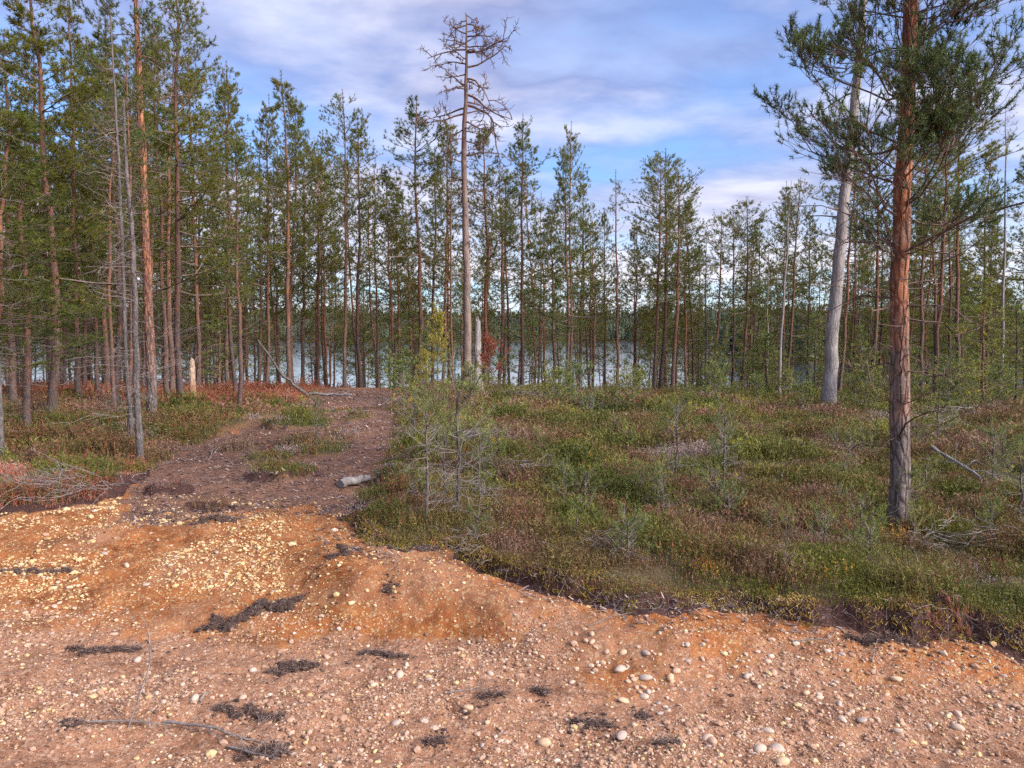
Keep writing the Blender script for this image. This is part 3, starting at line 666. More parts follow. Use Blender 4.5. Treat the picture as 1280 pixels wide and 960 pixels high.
def bake(mb, me, M, m0):
    n = len(me.vertices); v = np.empty(n * 3, np.float32); me.vertices.foreach_get('co', v); v = v.reshape(-1, 3) @ np.array(M.to_3x3()).T.astype(np.float32) + np.array(M.translation, np.float32)
    nl = len(me.loops); lv = np.empty(nl, np.int32); me.loops.foreach_get('vertex_index', lv); npoly = len(me.polygons); ls = np.empty(npoly, np.int32); me.polygons.foreach_get('loop_start', ls)
    lt = np.empty(npoly, np.int32); me.polygons.foreach_get('loop_total', lt); mi = np.empty(npoly, np.int32); me.polygons.foreach_get('material_index', mi); a = np.empty(n, np.float32); me.attributes['var'].data.foreach_get('value', a); tn = np.empty(n, np.float32); me.attributes['tint'].data.foreach_get('value', tn)
    first = True
    for c in (3, 4):
        for k in (0, 1):
            sel = np.where((lt == c) & (mi == k))[0]
            if not len(sel): continue
            F_ = lv[ls[sel][:, None] + np.arange(c)]; mb.m = m0 + k; base = mb.n
            if first: mb.add(v, F_, a, tn); off = base; first = False
            else: mb.f.append(F_ + off); mb.smooth.append(np.zeros(len(F_), bool)); mb.mi.append(np.full(len(F_), mb.m))
BK = [pine_meshes('stand_%d' % i, 12, .075, .44 + .03 * i, 1.35, [cone, dome, spire][i % 3], 500 + i, per=4, whorl=.45, tuft=(7, .17, .034), tspace=.2, shoots=6, sides=5, dead=12) for i in range(4)]
mbs = MB(); cnt = 0
while cnt < 120:
    y = rnd.uniform(34, 64); u = rnd.uniform(-.78, .80); x = u * y
    if any((x - a) ** 2 + (y - b) ** 2 < .8 for a, b in taken): continue
    taken.append((x, y)); h = rnd.uniform(7.0, 11.0) * (.85 if .05 < u < .45 else 1); ms = rnd.choice(BK); s_ = h / 12; cnt += 1
    M = Matrix.Translation((x, y, hz(x, y) - .08)) @ Euler((rnd.gauss(0, .02), rnd.gauss(0, .02), 0)).to_matrix().to_4x4() @ Matrix.Rotation(rnd.uniform(0, 6.28), 4, 'Z') @ Matrix.Diagonal((s_, s_, s_, 1))
    bake(mbs, ms[0], M, 0); bake(mbs, ms[1], M, 2)
tag(link('pine_forest', mbs.mesh('pine_forest', [MT['bark_far'], MT['limb_far'], MT['needle_far']])), 'deeper rows of thin pines standing down the slope to the lake', 'forest', kind='stuff')

# ---------------- near heroes with fine needles
big = pine_meshes('big_pine', 9.4, .098, .27, 1.2, lambda t: np.clip(1.1 - .75 * t, .1, 1), 205, whorl=.29, per=7, tuft=(26, .050, .0060), tspace=.05, shoots=11,
                  mats=('bark', 'limb', 'needle'), dead=46, dead_len=.75, sides=20, elev=(.12, .9), upc=.30, sub=.52, wob=.006, dry=.01, limb_r=.010, third=5, bw=.10, maxL=1.35, trunk_pts=34)
b = at(1124, 652); tp = on_depth(1142, 0, b[1]); lean = math.atan2(tp[0] - b[0], tp[2] - b[2])
place(big, 'pine_tree', (b[0], b[1], b[2] - .1), 1, 1, (lean, 0), 1.2, 'big foreground pine with orange upper bark and grey scaly foot, right side', 'pine')
tall = pine_meshes('tall_pine', 9.8, .106, .48, 1.25, lambda t: np.clip(1.0 - .55 * t, .1, 1), 217, whorl=.42, per=4, tuft=(16, .065, .011), tspace=.07, shoots=8,
                   mats=('bark', 'limb', 'needle'), dead=50, dead_len=.7, sides=16, elev=(.1, .8), wob=.006, trunk_pts=30, sub=.5, limb_r=.010, third=4, bw=.10)
b = at(191, 528); tp = on_depth(172, 0, b[1]); lean = math.atan2(tp[0] - b[0], tp[2] - b[2])
place(tall, 'pine_tree', (b[0], b[1], b[2] - .1), 1, 1, (lean, 0), .4, 'tallest left pine with a straight bright orange trunk and open crown', 'pine')

def bare_tree(key, Ht, r0, n, seed, L0, mats, r_tip=.01, curve=(0, 0), nsub=6, low=.12):
    rng = np.random.default_rng(seed); k = 26
    tz = np.linspace(0, 1, k); T = np.zeros((k, 3)); T[:, 2] = tz * Ht; T[:, 0] = curve[0] * tz ** 2 + np.cumsum(rng.normal(0, .008, k)); T[:, 1] = curve[1] * tz ** 2
    R = r0 * (1 - tz) ** .7 + r_tip; R[0] *= 1.3
    tr = MB(); tubes(tr, T, R, 12, .5, 0, True, .04, rng)
    z = rng.uniform(low * Ht, Ht * .97, n); p = np.stack([np.interp(z, T[:, 2], T[:, 0]), np.interp(z, T[:, 2], T[:, 1]), z], -1)
    a = rng.uniform(0, 6.28, n); L = L0 * (1.05 - z / Ht) ** .4 * rng.uniform(.3, 1.2, n)
    d = np.stack([np.cos(a), np.sin(a), rng.uniform(-.35, .35, n)], -1)
    BR = curve_branch(p, d, L, rng.uniform(-.2, .25, n), rng, 7, .10); lb = tr; lb.m = 1
    tubes(lb, BR, np.clip(L * .010, .0035, .02)[:, None] * np.linspace(1, .3, 7)[None], 3, .5)
    s = rng.uniform(.2, 1, (n, nsub)); q, tg = sample_poly(BR, s); sd = norm(tg + rng.normal(0, .55, (n, nsub, 3)))
    SB = curve_branch(q.reshape(-1, 3), sd.reshape(-1, 3), np.repeat(L * .4, nsub) * rng.uniform(.3, 1.1, n * nsub), np.zeros(n * nsub), rng, 5, .12)
    tubes(lb, SB, np.clip(np.repeat(L, nsub) * .005, .0018, .008)[:, None] * np.linspace(1, .4, 5)[None], 3, .5)
    return tr.mesh(key + '_trunk', [MT[mats[0]], MT[mats[1]]]), None, Ht
gd = bare_tree('grey_dead', 6.9, .036, 110, 7, .75, ('bark_grey', 'twig'))
b = at(175, 578); tp = on_depth(163, 120, b[1])
place(gd, 'dead_tree', (b[0], b[1], b[2] - .05), (tp[2] - b[2]) / 6.9, 1, (math.atan2(tp[0] - b[0], tp[2] - b[2]), 0), .3, 'thin dead grey tree full of bare twigs in front of the tall orange pine', 'dead tree')
gd2 = bare_tree('grey_dead_small', 5.0, .026, 70, 8, .6, ('bark_grey', 'twig'))
b = at(3, 572); place(gd2, 'dead_tree', (b[0], b[1], b[2] - .05), 1.3, 1, (0, 0), 2, 'thin lichen grey tree on the very left edge of the photo', 'dead tree')
b = at(168, 566); place(gd2, 'dead_tree', (b[0], b[1], b[2] - .05), 1.15, .8, (-.02, 0), 1.1, 'thinnest dead stem close behind the dead grey tree', 'dead tree')

# leaning dead trunk
def leaning():
    b = at(1034, 511); D = b[1]; pts = [(1034, 511), (1038, 470), (1043, 400), (1052, 320), (1061, 240), (1070, 170), (1078, 100), (1086, 30), (1092, -30)]
    P = np.array([on_depth(px, py, D) for px, py in pts]); P[0] = b; P[0, 2] -= .1; P[1:, 1] += np.linspace(0, .4, 8)
    f = np.linspace(0, 8, 33); P = np.stack([np.interp(f, np.arange(9), P[:, i]) for i in range(3)], -1); org = P[0].copy(); P -= org
    rng = np.random.default_rng(5); P[2:] += rng.normal(0, .012, (31, 3))
    R = np.interp(f, [0, 1, 3, 5, 8], [.185, .15, .128, .105, .07])
    root = bpy.data.objects.new('dead_tree', None); COL.objects.link(root); root.location = org
    tag(root, 'thick grey barkless trunk leaning right on the crest', 'dead tree')
    mb = MB(); tubes(mb, P, R, 16, .5, 0, True, .03, rng)
    n = 26; s = rng.uniform(.3, 1, (1, n)); q, tg = sample_poly(P[None], s); q = q[0]
    a = rng.uniform(0, 6.28, n); d = np.stack([np.cos(a), np.sin(a), rng.uniform(-.2, .5, n)], -1); L = rng.uniform(.2, 1.1, n)
    BR = curve_branch(q, d, L, np.zeros(n), rng, 6, .1); mb.m = 1; tubes(mb, BR, np.clip(L * .02, .008, .02)[:, None] * np.linspace(1, .3, 6), 4, .5)
    link('trunk', mb.mesh('leaning_trunk', [MT['bark_pale'], MT['twig']]), root)
leaning()

# dead pine with twisted boughs against the sky
def snag():
    rng = np.random.default_rng(77); D = 26.0
    bx = on_depth(582, 440, D)[0]; bz = hz(bx, D) - .1; top = on_depth(584, 16, D)
    Ht = top[2] - bz; k = 40; tz = np.linspace(0, 1, k); T = np.zeros((k, 3)); T[:, 2] = tz * Ht; T[:, 0] = (top[0] - bx) * tz + np.cumsum(rng.normal(0, .012, k)) + .03 * np.sin(tz * 9)
    R = np.interp(tz, [0, .06, .3, .6, .8, 1], [.18, .145, .122, .092, .062, .016])
    root = bpy.data.objects.new('dead_pine', None); COL.objects.link(root); root.location = (bx, D, bz)
    tag(root, 'tall leafless dead pine with twisted bare boughs against the sky', 'dead tree')
    mb = MB(); tubes(mb, T, R, 14, .5, 0, True, .03, rng)
    m2p = D / F
    spec = []    # (height y px, side, length px, rise)
    for y, sd, L, e in [(24, -1, 26, .3), (22, 1, 28, .35), (34, -1, 30, .1), (38, 1, 34, .25), (46, -1, 26, -.05), (50, 1, 30, .05), (62, -1, 38, .15), (66, 1, 44, .05), (84, 1, 42, .1), (92, -1, 22, -.5),
                        (98, 1, 38, .0), (108, -1, 34, .05), (118, 1, 52, -.1), (131, 1, 66, -.05), (142, -1, 42, .15), (152, 1, 34, -.7), (160, -1, 24, -.5), (175, 1, 20, -.8), (190, -1, 16, .1),
                        (194, 1, 40, .05), (225, -1, 22, .2), (235, 1, 16, -.1), (290, 1, 16, -.9), (112, -1, 20, .2), (74, -1, 18, .3)]:
        spec.append((y, sd, L, e))
    lb = mb
    def rec(p, d, L, r, depth):
        n = 9; pts = [p]; dd = d.copy()
        for i in range(n - 1):
            dd = norm(dd + rng.normal(0, .17, 3) + np.array([0, 0, .005])); pts.append(pts[-1] + dd * L / (n - 1))
        P = np.array(pts); tubes(lb, P, np.linspace(r, max(r * .3, .005), n), 4, .5)
        if depth > 0:
            for i in range(3, n):
                for _ in range(1 if depth == 2 else 2):
                    if rng.uniform() < .85:
                        t = norm(P[i] - P[i - 1]); s = norm(t * .7 + rng.normal(0, .65, 3) + np.array([0, 0, .15]))
                        rec(P[i], s, L * rng.uniform(.25, .45), max(r * .5, .007), depth - 1)
    for y, sd, L, e in spec:
        if y < 60: e, L, y = e * .3 - .1, L * .85, y + 8
        z = on_depth(584, y, D)[2] - bz; z = min(z, Ht * .985); x0 = np.interp(z, T[:, 2], T[:, 0])
        for rep in range(2):
            dy = rng.uniform(-.8, .8) if rep else rng.uniform(-.35, .35)
            sdd = sd if rep == 0 else rng.choice([-1, 1]); d = norm(np.array([sdd, dy, e])); Lm = L * m2p * (1.3 if rep == 0 else .8)
            rec(np.array([x0, 0, z + (0 if rep == 0 else rng.uniform(-.3, .3))]) if z < Ht * .98 else np.array([x0, 0, z]), d, Lm, .014 + .016 * Lm, 2)
    link('trunk', lb.mesh('dead_pine_trunk', MT['bark_snag']), root)
snag()

# broken snag post, rotten stump
def post(name, px, py0, py1, D, r0, label, cat, mat, lean=0, jag=.5):
    x = on_depth(px, py0, D)[0]; z = hz(x, D) - .05; top = on_depth(px, py1, D)[2]; Ht = top - z; rng = np.random.default_rng(int(px))
    k = 14; sides = 12; th = np.arange(sides) * 2 * np.pi / sides; mb = MB(); rings = []
    cut = Ht * (1 - jag * .35 * rng.uniform(0, 1, sides) * np.abs(np.sin(th * .5 + .4)))
    for i in range(k):
        t = i / (k - 1); r = r0 * (1.5 - .5 * min(1, t * 5)) * (1 - .35 * t) * (1 + .12 * np.sin(th * 3 + 1) + rng.normal(0, .05, sides))
        if i == k - 1: r = r * .35
        rings.append(np.stack([r * np.cos(th) + lean * t * Ht, r * np.sin(th), np.minimum(t * Ht, cut) if i < k - 1 else cut], -1))
    Vv = np.array(rings).reshape(-1, 3); idx = np.arange(k * sides).reshape(k, sides)
    Fq = np.stack([idx[:-1], np.roll(idx[:-1], -1, 1), np.roll(idx[1:], -1, 1), idx[1:]], -1).reshape(-1, 4); mb.add(Vv, Fq)
    mb.add(Vv[-sides:], [list(range(sides))])
    o = link(name, mb.mesh(name, MT[mat])); o.location = (x, D, z); tag(o, label, cat)
post('broken_snag', 597, 480, 394, 25, .135, 'pale broken snag post just right of the dead pine', 'tree stump', 'bark_pale')
MT['rot'] = bark_mat('rotten_orange_wood', [(.3, (.10, .05, .03)), (.6, (.34, .18, .10))], [(.3, (.26, .18, .13)), (.6, (.45, .33, .24))], .2, .8, .4, 1, 1)
post('rotten_stump', 241, 503, 446, 17.5, .085, 'jagged rotten brown stump in the heather left of the grey pine', 'tree stump', 'rot', 0, 1.0)

def stick(name, pts, radii, label, cat, mat='twig', twigs=0, seed=1, group=None, tl=.3, cap=True, twr=.004):
    """a fallen stem through given world points"""
    rng = np.random.default_rng(seed); P = np.array(pts, float); n = len(P); f = np.linspace(0, n - 1, 4 * n)
    Q = np.stack([np.interp(f, np.arange(n), P[:, i]) for i in range(3)], -1); R = np.interp(f, np.arange(n), radii); org = Q[0].copy(); Q -= org
    Q[1:-1] += rng.normal(0, R.mean() * .35, Q[1:-1].shape)
    mb = MB(); tubes(mb, Q, R, 8, .5, 0, cap, .06, rng)
    if twigs:
        s = rng.uniform(.15, 1, (1, twigs)); q, tg = sample_poly(Q[None], s); q = q[0]; tg = tg[0]
        d = norm(tg * .6 + rng.normal(0, .7, (twigs, 3)) + np.array([0, 0, .35])); L = tl * rng.uniform(.3, 1.2, twigs)
        B = curve_branch(q, d, L, np.zeros(twigs), rng, 6, .1); tubes(mb, B, np.full((twigs, 1), twr) * np.linspace(1, .4, 6)[None], 4, .5)
        s = rng.uniform(.3, 1, (twigs, 3)); q, tg = sample_poly(B, s); d = norm(tg + rng.normal(0, .5, tg.shape))
        B2 = curve_branch(q.reshape(-1, 3), d.reshape(-1, 3), np.repeat(L * .4, 3), np.zeros(twigs * 3), rng, 4, .1); tubes(mb, B2, np.full((twigs * 3, 1), twr * .55) * np.linspace(1, .4, 4)[None], 3, .5)
    o = link(name, mb.mesh(name, MT[mat])); o.location = org; return tag(o, label, cat, group)
D = 18.0
g1 = at(385, 497)
a0 = on_depth(322, 425, g1[1] - .6); a1 = on_depth(352, 468, g1[1] - .3)
stick('bent_pole', [g1 + (0, 0, .05), a1, a0], [.05, .035, .02], 'bare bent pole sloping up to the left beside the track', 'fallen tree', 'bark_grey', 6, 3)
g2 = at(440, 499); stick('fallen_pole', [g1 + (.05, 0, .10), g2 + (0, 0, .12)], [.04, .03], 'thin pale pole lying flat from the foot of the bent pole', 'fallen tree', 'bark_pale', 2, 4)
l0 = at(426, 611); l1 = at(462, 603)
stick('cut_log', [l0 + (0, 0, .05), (l0 + l1) / 2 + (0, 0, .055), l1 + (0, 0, .05)], [.05, .045, .03], 'short pale log lying across the top of the track', 'log', 'bark_pale')
f0 = at(1165, 585) + (0, 0, .22); f1 = at(1225, 611) + (0, 0, .12)
stick('fallen_branch', [f0, f1], [.022, .014], 'pale bare branch lying in the heather right of the big pine', 'fallen branch', 'bark_pale', 5, 9, None, .35, True, .007)
for px, py, r, n, sd, lab in [(660, 505, .75, 70, 1, 'pile of bleached twigs on the crest right of the broken snag'), (575, 560, 1.0, 90, 2, 'tangled heap of grey twigs between the saplings'),
                              (740, 515, .6, 50, 3, 'low strip of bleached sticks on the crest'), (560, 488, .7, 30, 4, 'stack of reddish sticks below the yellow pine'),
                              (640, 600, .6, 40, 5, 'loose grey brush in front of the twig heap'), (480, 330 + 180, .5, 20, 6, 'brush at the top of the track'),
                              (90, 622, 1.0, 60, 7, 'mat of dry grey and red brush on the left bank'), (1215, 525, .8, 30, 8, 'dark brushwood on the crest at the right'),
                              (1165, 690, .5, 26, 9, 'dry twigs beside the foot of the big pine'), (1245, 690, .5, 22, 12, 'grey twigs in the heather near the right edge'),
                              (735, 700, .45, 20, 13, 'dry grey sprigs above the middle of the cut bank'), (590, 690, .35, 18, 14, 'dry grey sprigs at the left end of the cut bank')]:
    b = at(px, py); rng = np.random.default_rng(sd); mb = MB(); m = n * 2; rad = r * b[1] / 14 if py < 560 else r * .6
    p = np.stack([rng.normal(0, rad * .4, m), rng.normal(0, rad * .22, m), rng.uniform(.02, .22, m)], -1)
    p[:, 2] += H(b[0] + p[:, 0], b[1] + p[:, 1]) - b[2]
    a = rng.normal(0, .9, m) + (np.pi if rng.uniform() < .5 else 0); d = np.stack([np.cos(a), np.sin(a), rng.normal(0.1, .22, m)], -1); L = rad * rng.uniform(.15, .8, m)
    B = curve_branch(p, d, L, rng.uniform(-.25, .1, m), rng, 6, .10); tr = np.clip(b[1] * .00045, .002, .008)
    tubes(mb, B, (tr * rng.uniform(.5, 1.5, m))[:, None] * np.linspace(1, .5, 6)[None], 4, .5)
    o = link('brush_pile', mb.mesh('brush_pile', MT['twig'])); o.location = b; tag(o, lab, 'brush pile')

# ------------------------------------------------------------------ saplings
def sapling(key, Ht, seed, live=.45, mat='needle_young', K=14, NL=.05, NW=.005, w=.32, tint=0.0):
    rng = np.random.default_rng(seed)
    return pine_meshes(key, Ht,   .0055 * Ht / 1.2, 1 - live, w, lambda t: .4 + .6 * (1 - t), seed, whorl=.13, per=4, tuft=(K, NL, NW), tspace=.035, shoots=3, thin=.85,
                       mats=('bark_grey', 'twig', mat), dead=28, dead_len=.30, sides=6, wob=.02, dry=.06 + tint, elev=(.35, 1.0), sub=.5, upc=.3)
SP = [sapling('sapling_%d' % i, 1.2, 300 + i, [.32, .45, .28][i], w=.27) for i in range(3)]
TH = [sapling('seedling_%d' % i, .5, 310 + i, .85, w=.2) for i in range(2)]
SPF = [sapling('crest_sapling_%d' % i, 1.2, 320 + i, .85, K=9, NL=.07, NW=.014, w=.42) for i in range(2)]
YEL = sapling('yellow_sapling', 2.4, 330, .65, K=9, NL=.08, NW=.016, w=.42, tint=.75)
RED = sapling('red_sapling', 2.0, 331, .6, mat='needle_red', K=7, NL=.08, NW=.016, w=.45)
def sap(ms, px, py, top, label, w=1.0, group=None, lean=0, D=None):
    b = at(px, py) if D is None else None
    if b is None:
        x = on_depth(px, py, D)[0]; b = np.array([x, D, hz(x, D)])
    t = on_depth(px, top, b[1]); h = max(.15, t[2] - b[2]); s = h / ms[2]
    place(ms, 'pine_sapling', (b[0], b[1], b[2] - .02), s, s * w, (lean, 0), rnd.uniform(0, 6.28), label, 'sapling', group)
SAP = [(0, 533, 655, 505, 'sapling with bare lower twigs, left of the trio at the track edge', 1), (1, 570, 648, 488, 'tallest sapling of the trio at the track edge', 1.1), (2, 599, 650, 545, 'sapling with forked dry twigs, right of the trio', 1.1),
       (1, 706, 650, 585, 'small sapling with green top alone in the middle heather', 1), (0, 828, 665, 590, 'thin sapling below the middle of the slope', .9), (1, 845, 615, 500, 'dark green sapling standing highest in the middle heather', 1.0),
       (0, 903, 632, 515, 'sapling with wiry bare stem right of the dark green one', 1.0), (0, 821, 640, 580, 'short sapling left behind the thin one', .8), (1, 1130, 655, 590, 'bright green sapling touching the foot of the big pine', 1.3),
       (2, 1140, 738, 640, 'very thin grey stemmed sapling before the big pine', .5), (1, 1272, 660, 575, 'bushy green sapling cut by the right edge', 1.6), (1, 1170, 560, 505, 'soft green sapling right behind the big pine', 1.6),
       (2, 981, 720, 640, 'nearly bare grey sapling left of the big pine', .6), (0, 1060, 590, 540, 'little sapling between the leaning trunk and the big pine', 1.1), (1, 1240, 600, 540, 'leafy sapling on the right slope', 1.4),
       (0, 555, 640, 540, 'slim sapling inside the trio cluster', 1.0), (1, 520, 560, 490, 'green tufted sapling at the top corner of the track', 1.3), (0, 395, 560, 500, 'dark leafless looking sapling in the heather island', .8)]
for k, px, py, top, lab, w in SAP: sap(SP[k], px, py, top, lab, w)
sap(YEL, 530, 492, 440, 'sapling with bright yellow needles on the crest left of the dead pine', 1.0, D=21)
sap(YEL, 548, 486, 392, 'yellowing sapling right beside the brightest yellow one', .8, D=22)
sap(RED, 614, 492, 425, 'dead sapling with rust red needles on the crest', 1.0, D=21)
rr = random.Random(8)
for i, px in enumerate([500, 512, 560, 588, 690, 708, 722, 764, 790, 800, 860, 893, 897, 922, 948, 985, 1000, 1068, 1085, 1100, 1150, 1190, 1208, 1222, 1250, 1268]):
    D = rr.uniform(15.5, 23); sap(SPF[i % 2], px + rr.uniform(-4, 4), 490, rr.uniform(462, 486) if i % 3 else rr.uniform(450, 470), 'small green pine sapling lining the crest of the heath', 1.1, 'saplings lining the crest', D=D)
for i in range(46):
    px, py = rr.uniform(510, 1270), rr.uniform(520, 700)
    if px < 660 and py > 680: continue
    sap(TH[i % 2], px, py, py - rr.uniform(14, 34) * (1 + (py - 520) / 300), 'tiny pine seedling half sunk in the heather slope', 1.1, 'seedlings in the heather')

# ------------------------------------------------------------------ undergrowth
def sprigs(mb, X, Y, hgt, rng, nb, wid, var, tint, leaves=4, lean=.45, spread=.05):
    """clumps of upright sprigs: each a slim blade plus short leaves along it"""
    m = len(X); Z = H(X, Y)
    bx = np.repeat(np.stack([X, Y, Z - .015], -1), nb, 0); n = len(bx)
    off = rng.normal(0, 1, (n, 2)) * np.repeat(np.broadcast_to(spread, (m,)), nb)[:, None]; bx[:, :2] += off
    h = np.repeat(hgt, nb) * rng.uniform(.45, 1.15, n); a = rng.uniform(0, 6.28, n)
    d = np.stack([np.cos(a) * lean * rng.uniform(0, 1, n), np.sin(a) * lean * rng.uniform(0, 1, n), np.ones(n)], -1)
    tip = bx + d * h[:, None]; sd = norm(np.cross(d, rng.normal(0, 1, (n, 3)))); w = np.repeat(np.broadcast_to(wid, (m,)), nb)[:, None]
    vv = np.clip(np.repeat(var, nb) + rng.normal(0, .06, n), 0, 1); tt = np.repeat(tint, nb)
    mb.add(np.stack([bx - sd * w * .4, bx + sd * w * .4, tip], 1).reshape(-1, 3), np.arange(n * 3).reshape(-1, 3), np.repeat(vv, 3), np.repeat(tt, 3))
    for k in range(leaves):
        s = rng.uniform(.3, 1, (n, 1)); p = bx * (1 - s) + tip * s; ld = norm(rng.normal(0, 1, (n, 3)) + np.array([0, 0, .9])); l = h[:, None] * rng.uniform(.12, .3, (n, 1))
        q = norm(np.cross(ld, rng.normal(0, 1, (n, 3)))) * w * .65
        mb.add(np.stack([p - q, p + q, p + ld * l], 1).reshape(-1, 3), np.arange(n * 3).reshape(-1, 3), np.repeat(np.clip(vv + rng.normal(0, .07, n), 0, 1), 3), np.repeat(tt, 3))

def bushes(x, y, cell, seed):
    """jittered-grid bushes: distance to the nearest bush centre (0 centre .. 1 rim) and that bush's random numbers"""
    gx, gy = np.floor(x / cell), np.floor(y / cell); best = np.full(x.shape, 1e9); r1 = np.zeros(x.shape); r2 = np.zeros(x.shape); r3 = np.zeros(x.shape)
    for i in (-1, 0, 1):
        for j in (-1, 0, 1):
            cx_, cy_ = gx + i, gy + j; jx, jy = _hash(cx_, cy_, seed), _hash(cx_, cy_, seed + 1); rs = .55 + .6 * _hash(cx_, cy_, seed + 4)
            d = np.hypot(x - (cx_ + jx) * cell, y - (cy_ + jy) * cell) / (cell * rs); m = d < best
            best = np.where(m, d, best); r1 = np.where(m, _hash(cx_, cy_, seed + 2), r1); r2 = np.where(m, _hash(cx_, cy_, seed + 3), r2); r3 = np.where(m, _hash(cx_, cy_, seed + 5), r3)
    return best, r1, r2, r3

def scatter(n, ymin, ymax, rng, umax=.78, power=1.0):
    y = ymin + (ymax - ymin) * rng.uniform(0, 1, n) ** power; u = rng.uniform(-umax, umax, n); return u * y, y

def undergrowth():
    rng = np.random.default_rng(12)
    he, be, dr = MB(), MB(), MB()
    for (y0, y1, n, nb, wid, hh, lv, cell) in [(3.9, 6.5, 10500, 13, .0052, .19, 4, .38), (6.5, 9.5, 10500, 12, .008, .23, 4, .48), (9.5, 15, 12000, 11, .013, .30, 3, .7), (15, 27, 11000, 10, .022, .36, 3, 1.0), (27, 55, 3500, 9, .05, .34, 2, 1.6)]:
        x, y = scatter(n, y0, y1, rng); dv = veg_signed(x, y)
        ok = dv > .07; x, y, dv = x[ok], y[ok], dv[ok]
        edge = sstep(0, .45, dv); bd, r1, r2, r3 = bushes(x, y, cell, 7)
        pch = fbm(x * .8, y * .8, 91, 4); p2 = fbm(x * .5 + 9, y * .5, 93, 3); p3 = fbm(x * 2.3, y * 2.3, 95, 3)
        left = x / y < -.13; nx = len(x)
        isb = (r1 + (pch - .5) * 2.2 > np.where(left, 1.05, .86) + .35 * (1 - sstep(.1, .8, dv)) * (y < 8)) & (rng.uniform(size=nx) < .92)
        isd = ~isb & (((r1 + (p2 - .5) * 1.2) < .12) | (rng.uniform(size=nx) < .06))
        ish = ~isb & ~isd
        dome_ = np.clip(1.1 - bd ** 2, .06, 1) * np.where(rng.uniform(size=nx) < .5 * sstep(.75, 1.05, bd), .3, 1); hgt = hh * (.35 + .75 * r3) * dome_ * (.45 + .55 * edge) * np.where(isd, .55, 1)
        red = ((y > 15) & (x / y < -.12) & (rng.uniform(size=len(x)) < sstep(15, 20, y) * .9)) | (rng.uniform(size=len(x)) < np.where(left, .16, .07)) | ((x / y < -.5) & (y < 8.8) & (r2 > .35) & (rng.uniform(size=nx) < .65))
        v = np.clip(.13 + r2 * .74 + (p2 - .5) * 1.1 + (p3 - .5) * .5 + rng.normal(0, .06, nx), 0, 1)
        sprigs(he, x[ish], y[ish], hgt[ish], rng, nb, wid, v[ish], red[ish] * 1.0, lv, .5, .05 + y[ish] * .004)
        orange = (rng.uniform(size=len(x)) < np.where((y < 7.5) & (x > .8) & (r2 > .7), .30, .01)) * 1.0
        sprigs(be, x[isb], y[isb], hgt[isb] * .85, rng, nb, wid * 1.25, np.clip(.1 + r2[isb] * .7 + (p3[isb] - .5) * .8 + rng.normal(0, .08, isb.sum()), 0, 1), orange[isb], lv + 1, .6, .05 + y[isb] * .004)
        sprigs(dr, x[isd], y[isd], hgt[isd] * 1.05, rng, nb, wid * .5, rng.uniform(0, 1, isd.sum()), (red[isd]) * 1.0, 3, .9, .05 + y[isd] * .004)
    tag(link('heather_undergrowth', he.mesh('heather_undergrowth', MT['heather'])), 'olive and brown heather covering the heath and forest floor', 'heather', kind='stuff')
    tag(link('berry_shrub_undergrowth', be.mesh('berry_shrub_undergrowth', MT['berry'])), 'low bright green berry shrubs growing in patches through the heather', 'berry shrubs', kind='stuff')
    tag(link('dry_twig_undergrowth', dr.mesh('dry_twig_undergrowth', MT['drygrass'])), 'grey dry stems and lichen twigs scattered in the heather', 'dry twigs', kind='stuff')
    # litter on the track
    lt = MB(); x, y = scatter(50000, 4.4, 26, rng, .5, 1.3); tr = poly_dist(x, y, TRACK) + .35 * (y > 8) + (fbm(x * 2, y * 2, 61, 4) - .5) * 1.3; dv = veg_signed(x, y)
    ok = ((tr > -.1) | ((dv > -.3) & (rng.uniform(size=len(x)) < .5))) & (dv < .1) & (fbm(x * 3, y * 3, 97, 3) > .40); x, y = x[ok], y[ok]; n = len(x); z = H(x, y)
    a = rng.uniform(0, 6.28, n); L = rng.uniform(.012, .045, n) * (1 + y * .06); d = np.stack([np.cos(a), np.sin(a), rng.normal(.05, .25, n)], -1) * L[:, None]
    sd = np.cross(norm(d), np.array([0, 0, 1.])) * (.0018 + y * .0006)[:, None] * rng.uniform(.5, 2, (n, 1)); p = np.stack([x, y, z + .012], -1)
    mb_v = np.stack([p - sd, p + sd, p + d + sd * .6, p + d - sd * .6], 1).reshape(-1, 3)
    lt.add(mb_v, np.arange(n * 4).reshape(-1, 4), np.repeat(rng.uniform(0, 1, n), 4), 0)
    tag(link('bark_litter', lt.mesh('bark_litter', MT['litter'])), 'brown bark chips and twig litter strewn over the track', 'litter', kind='stuff')
undergrowth()

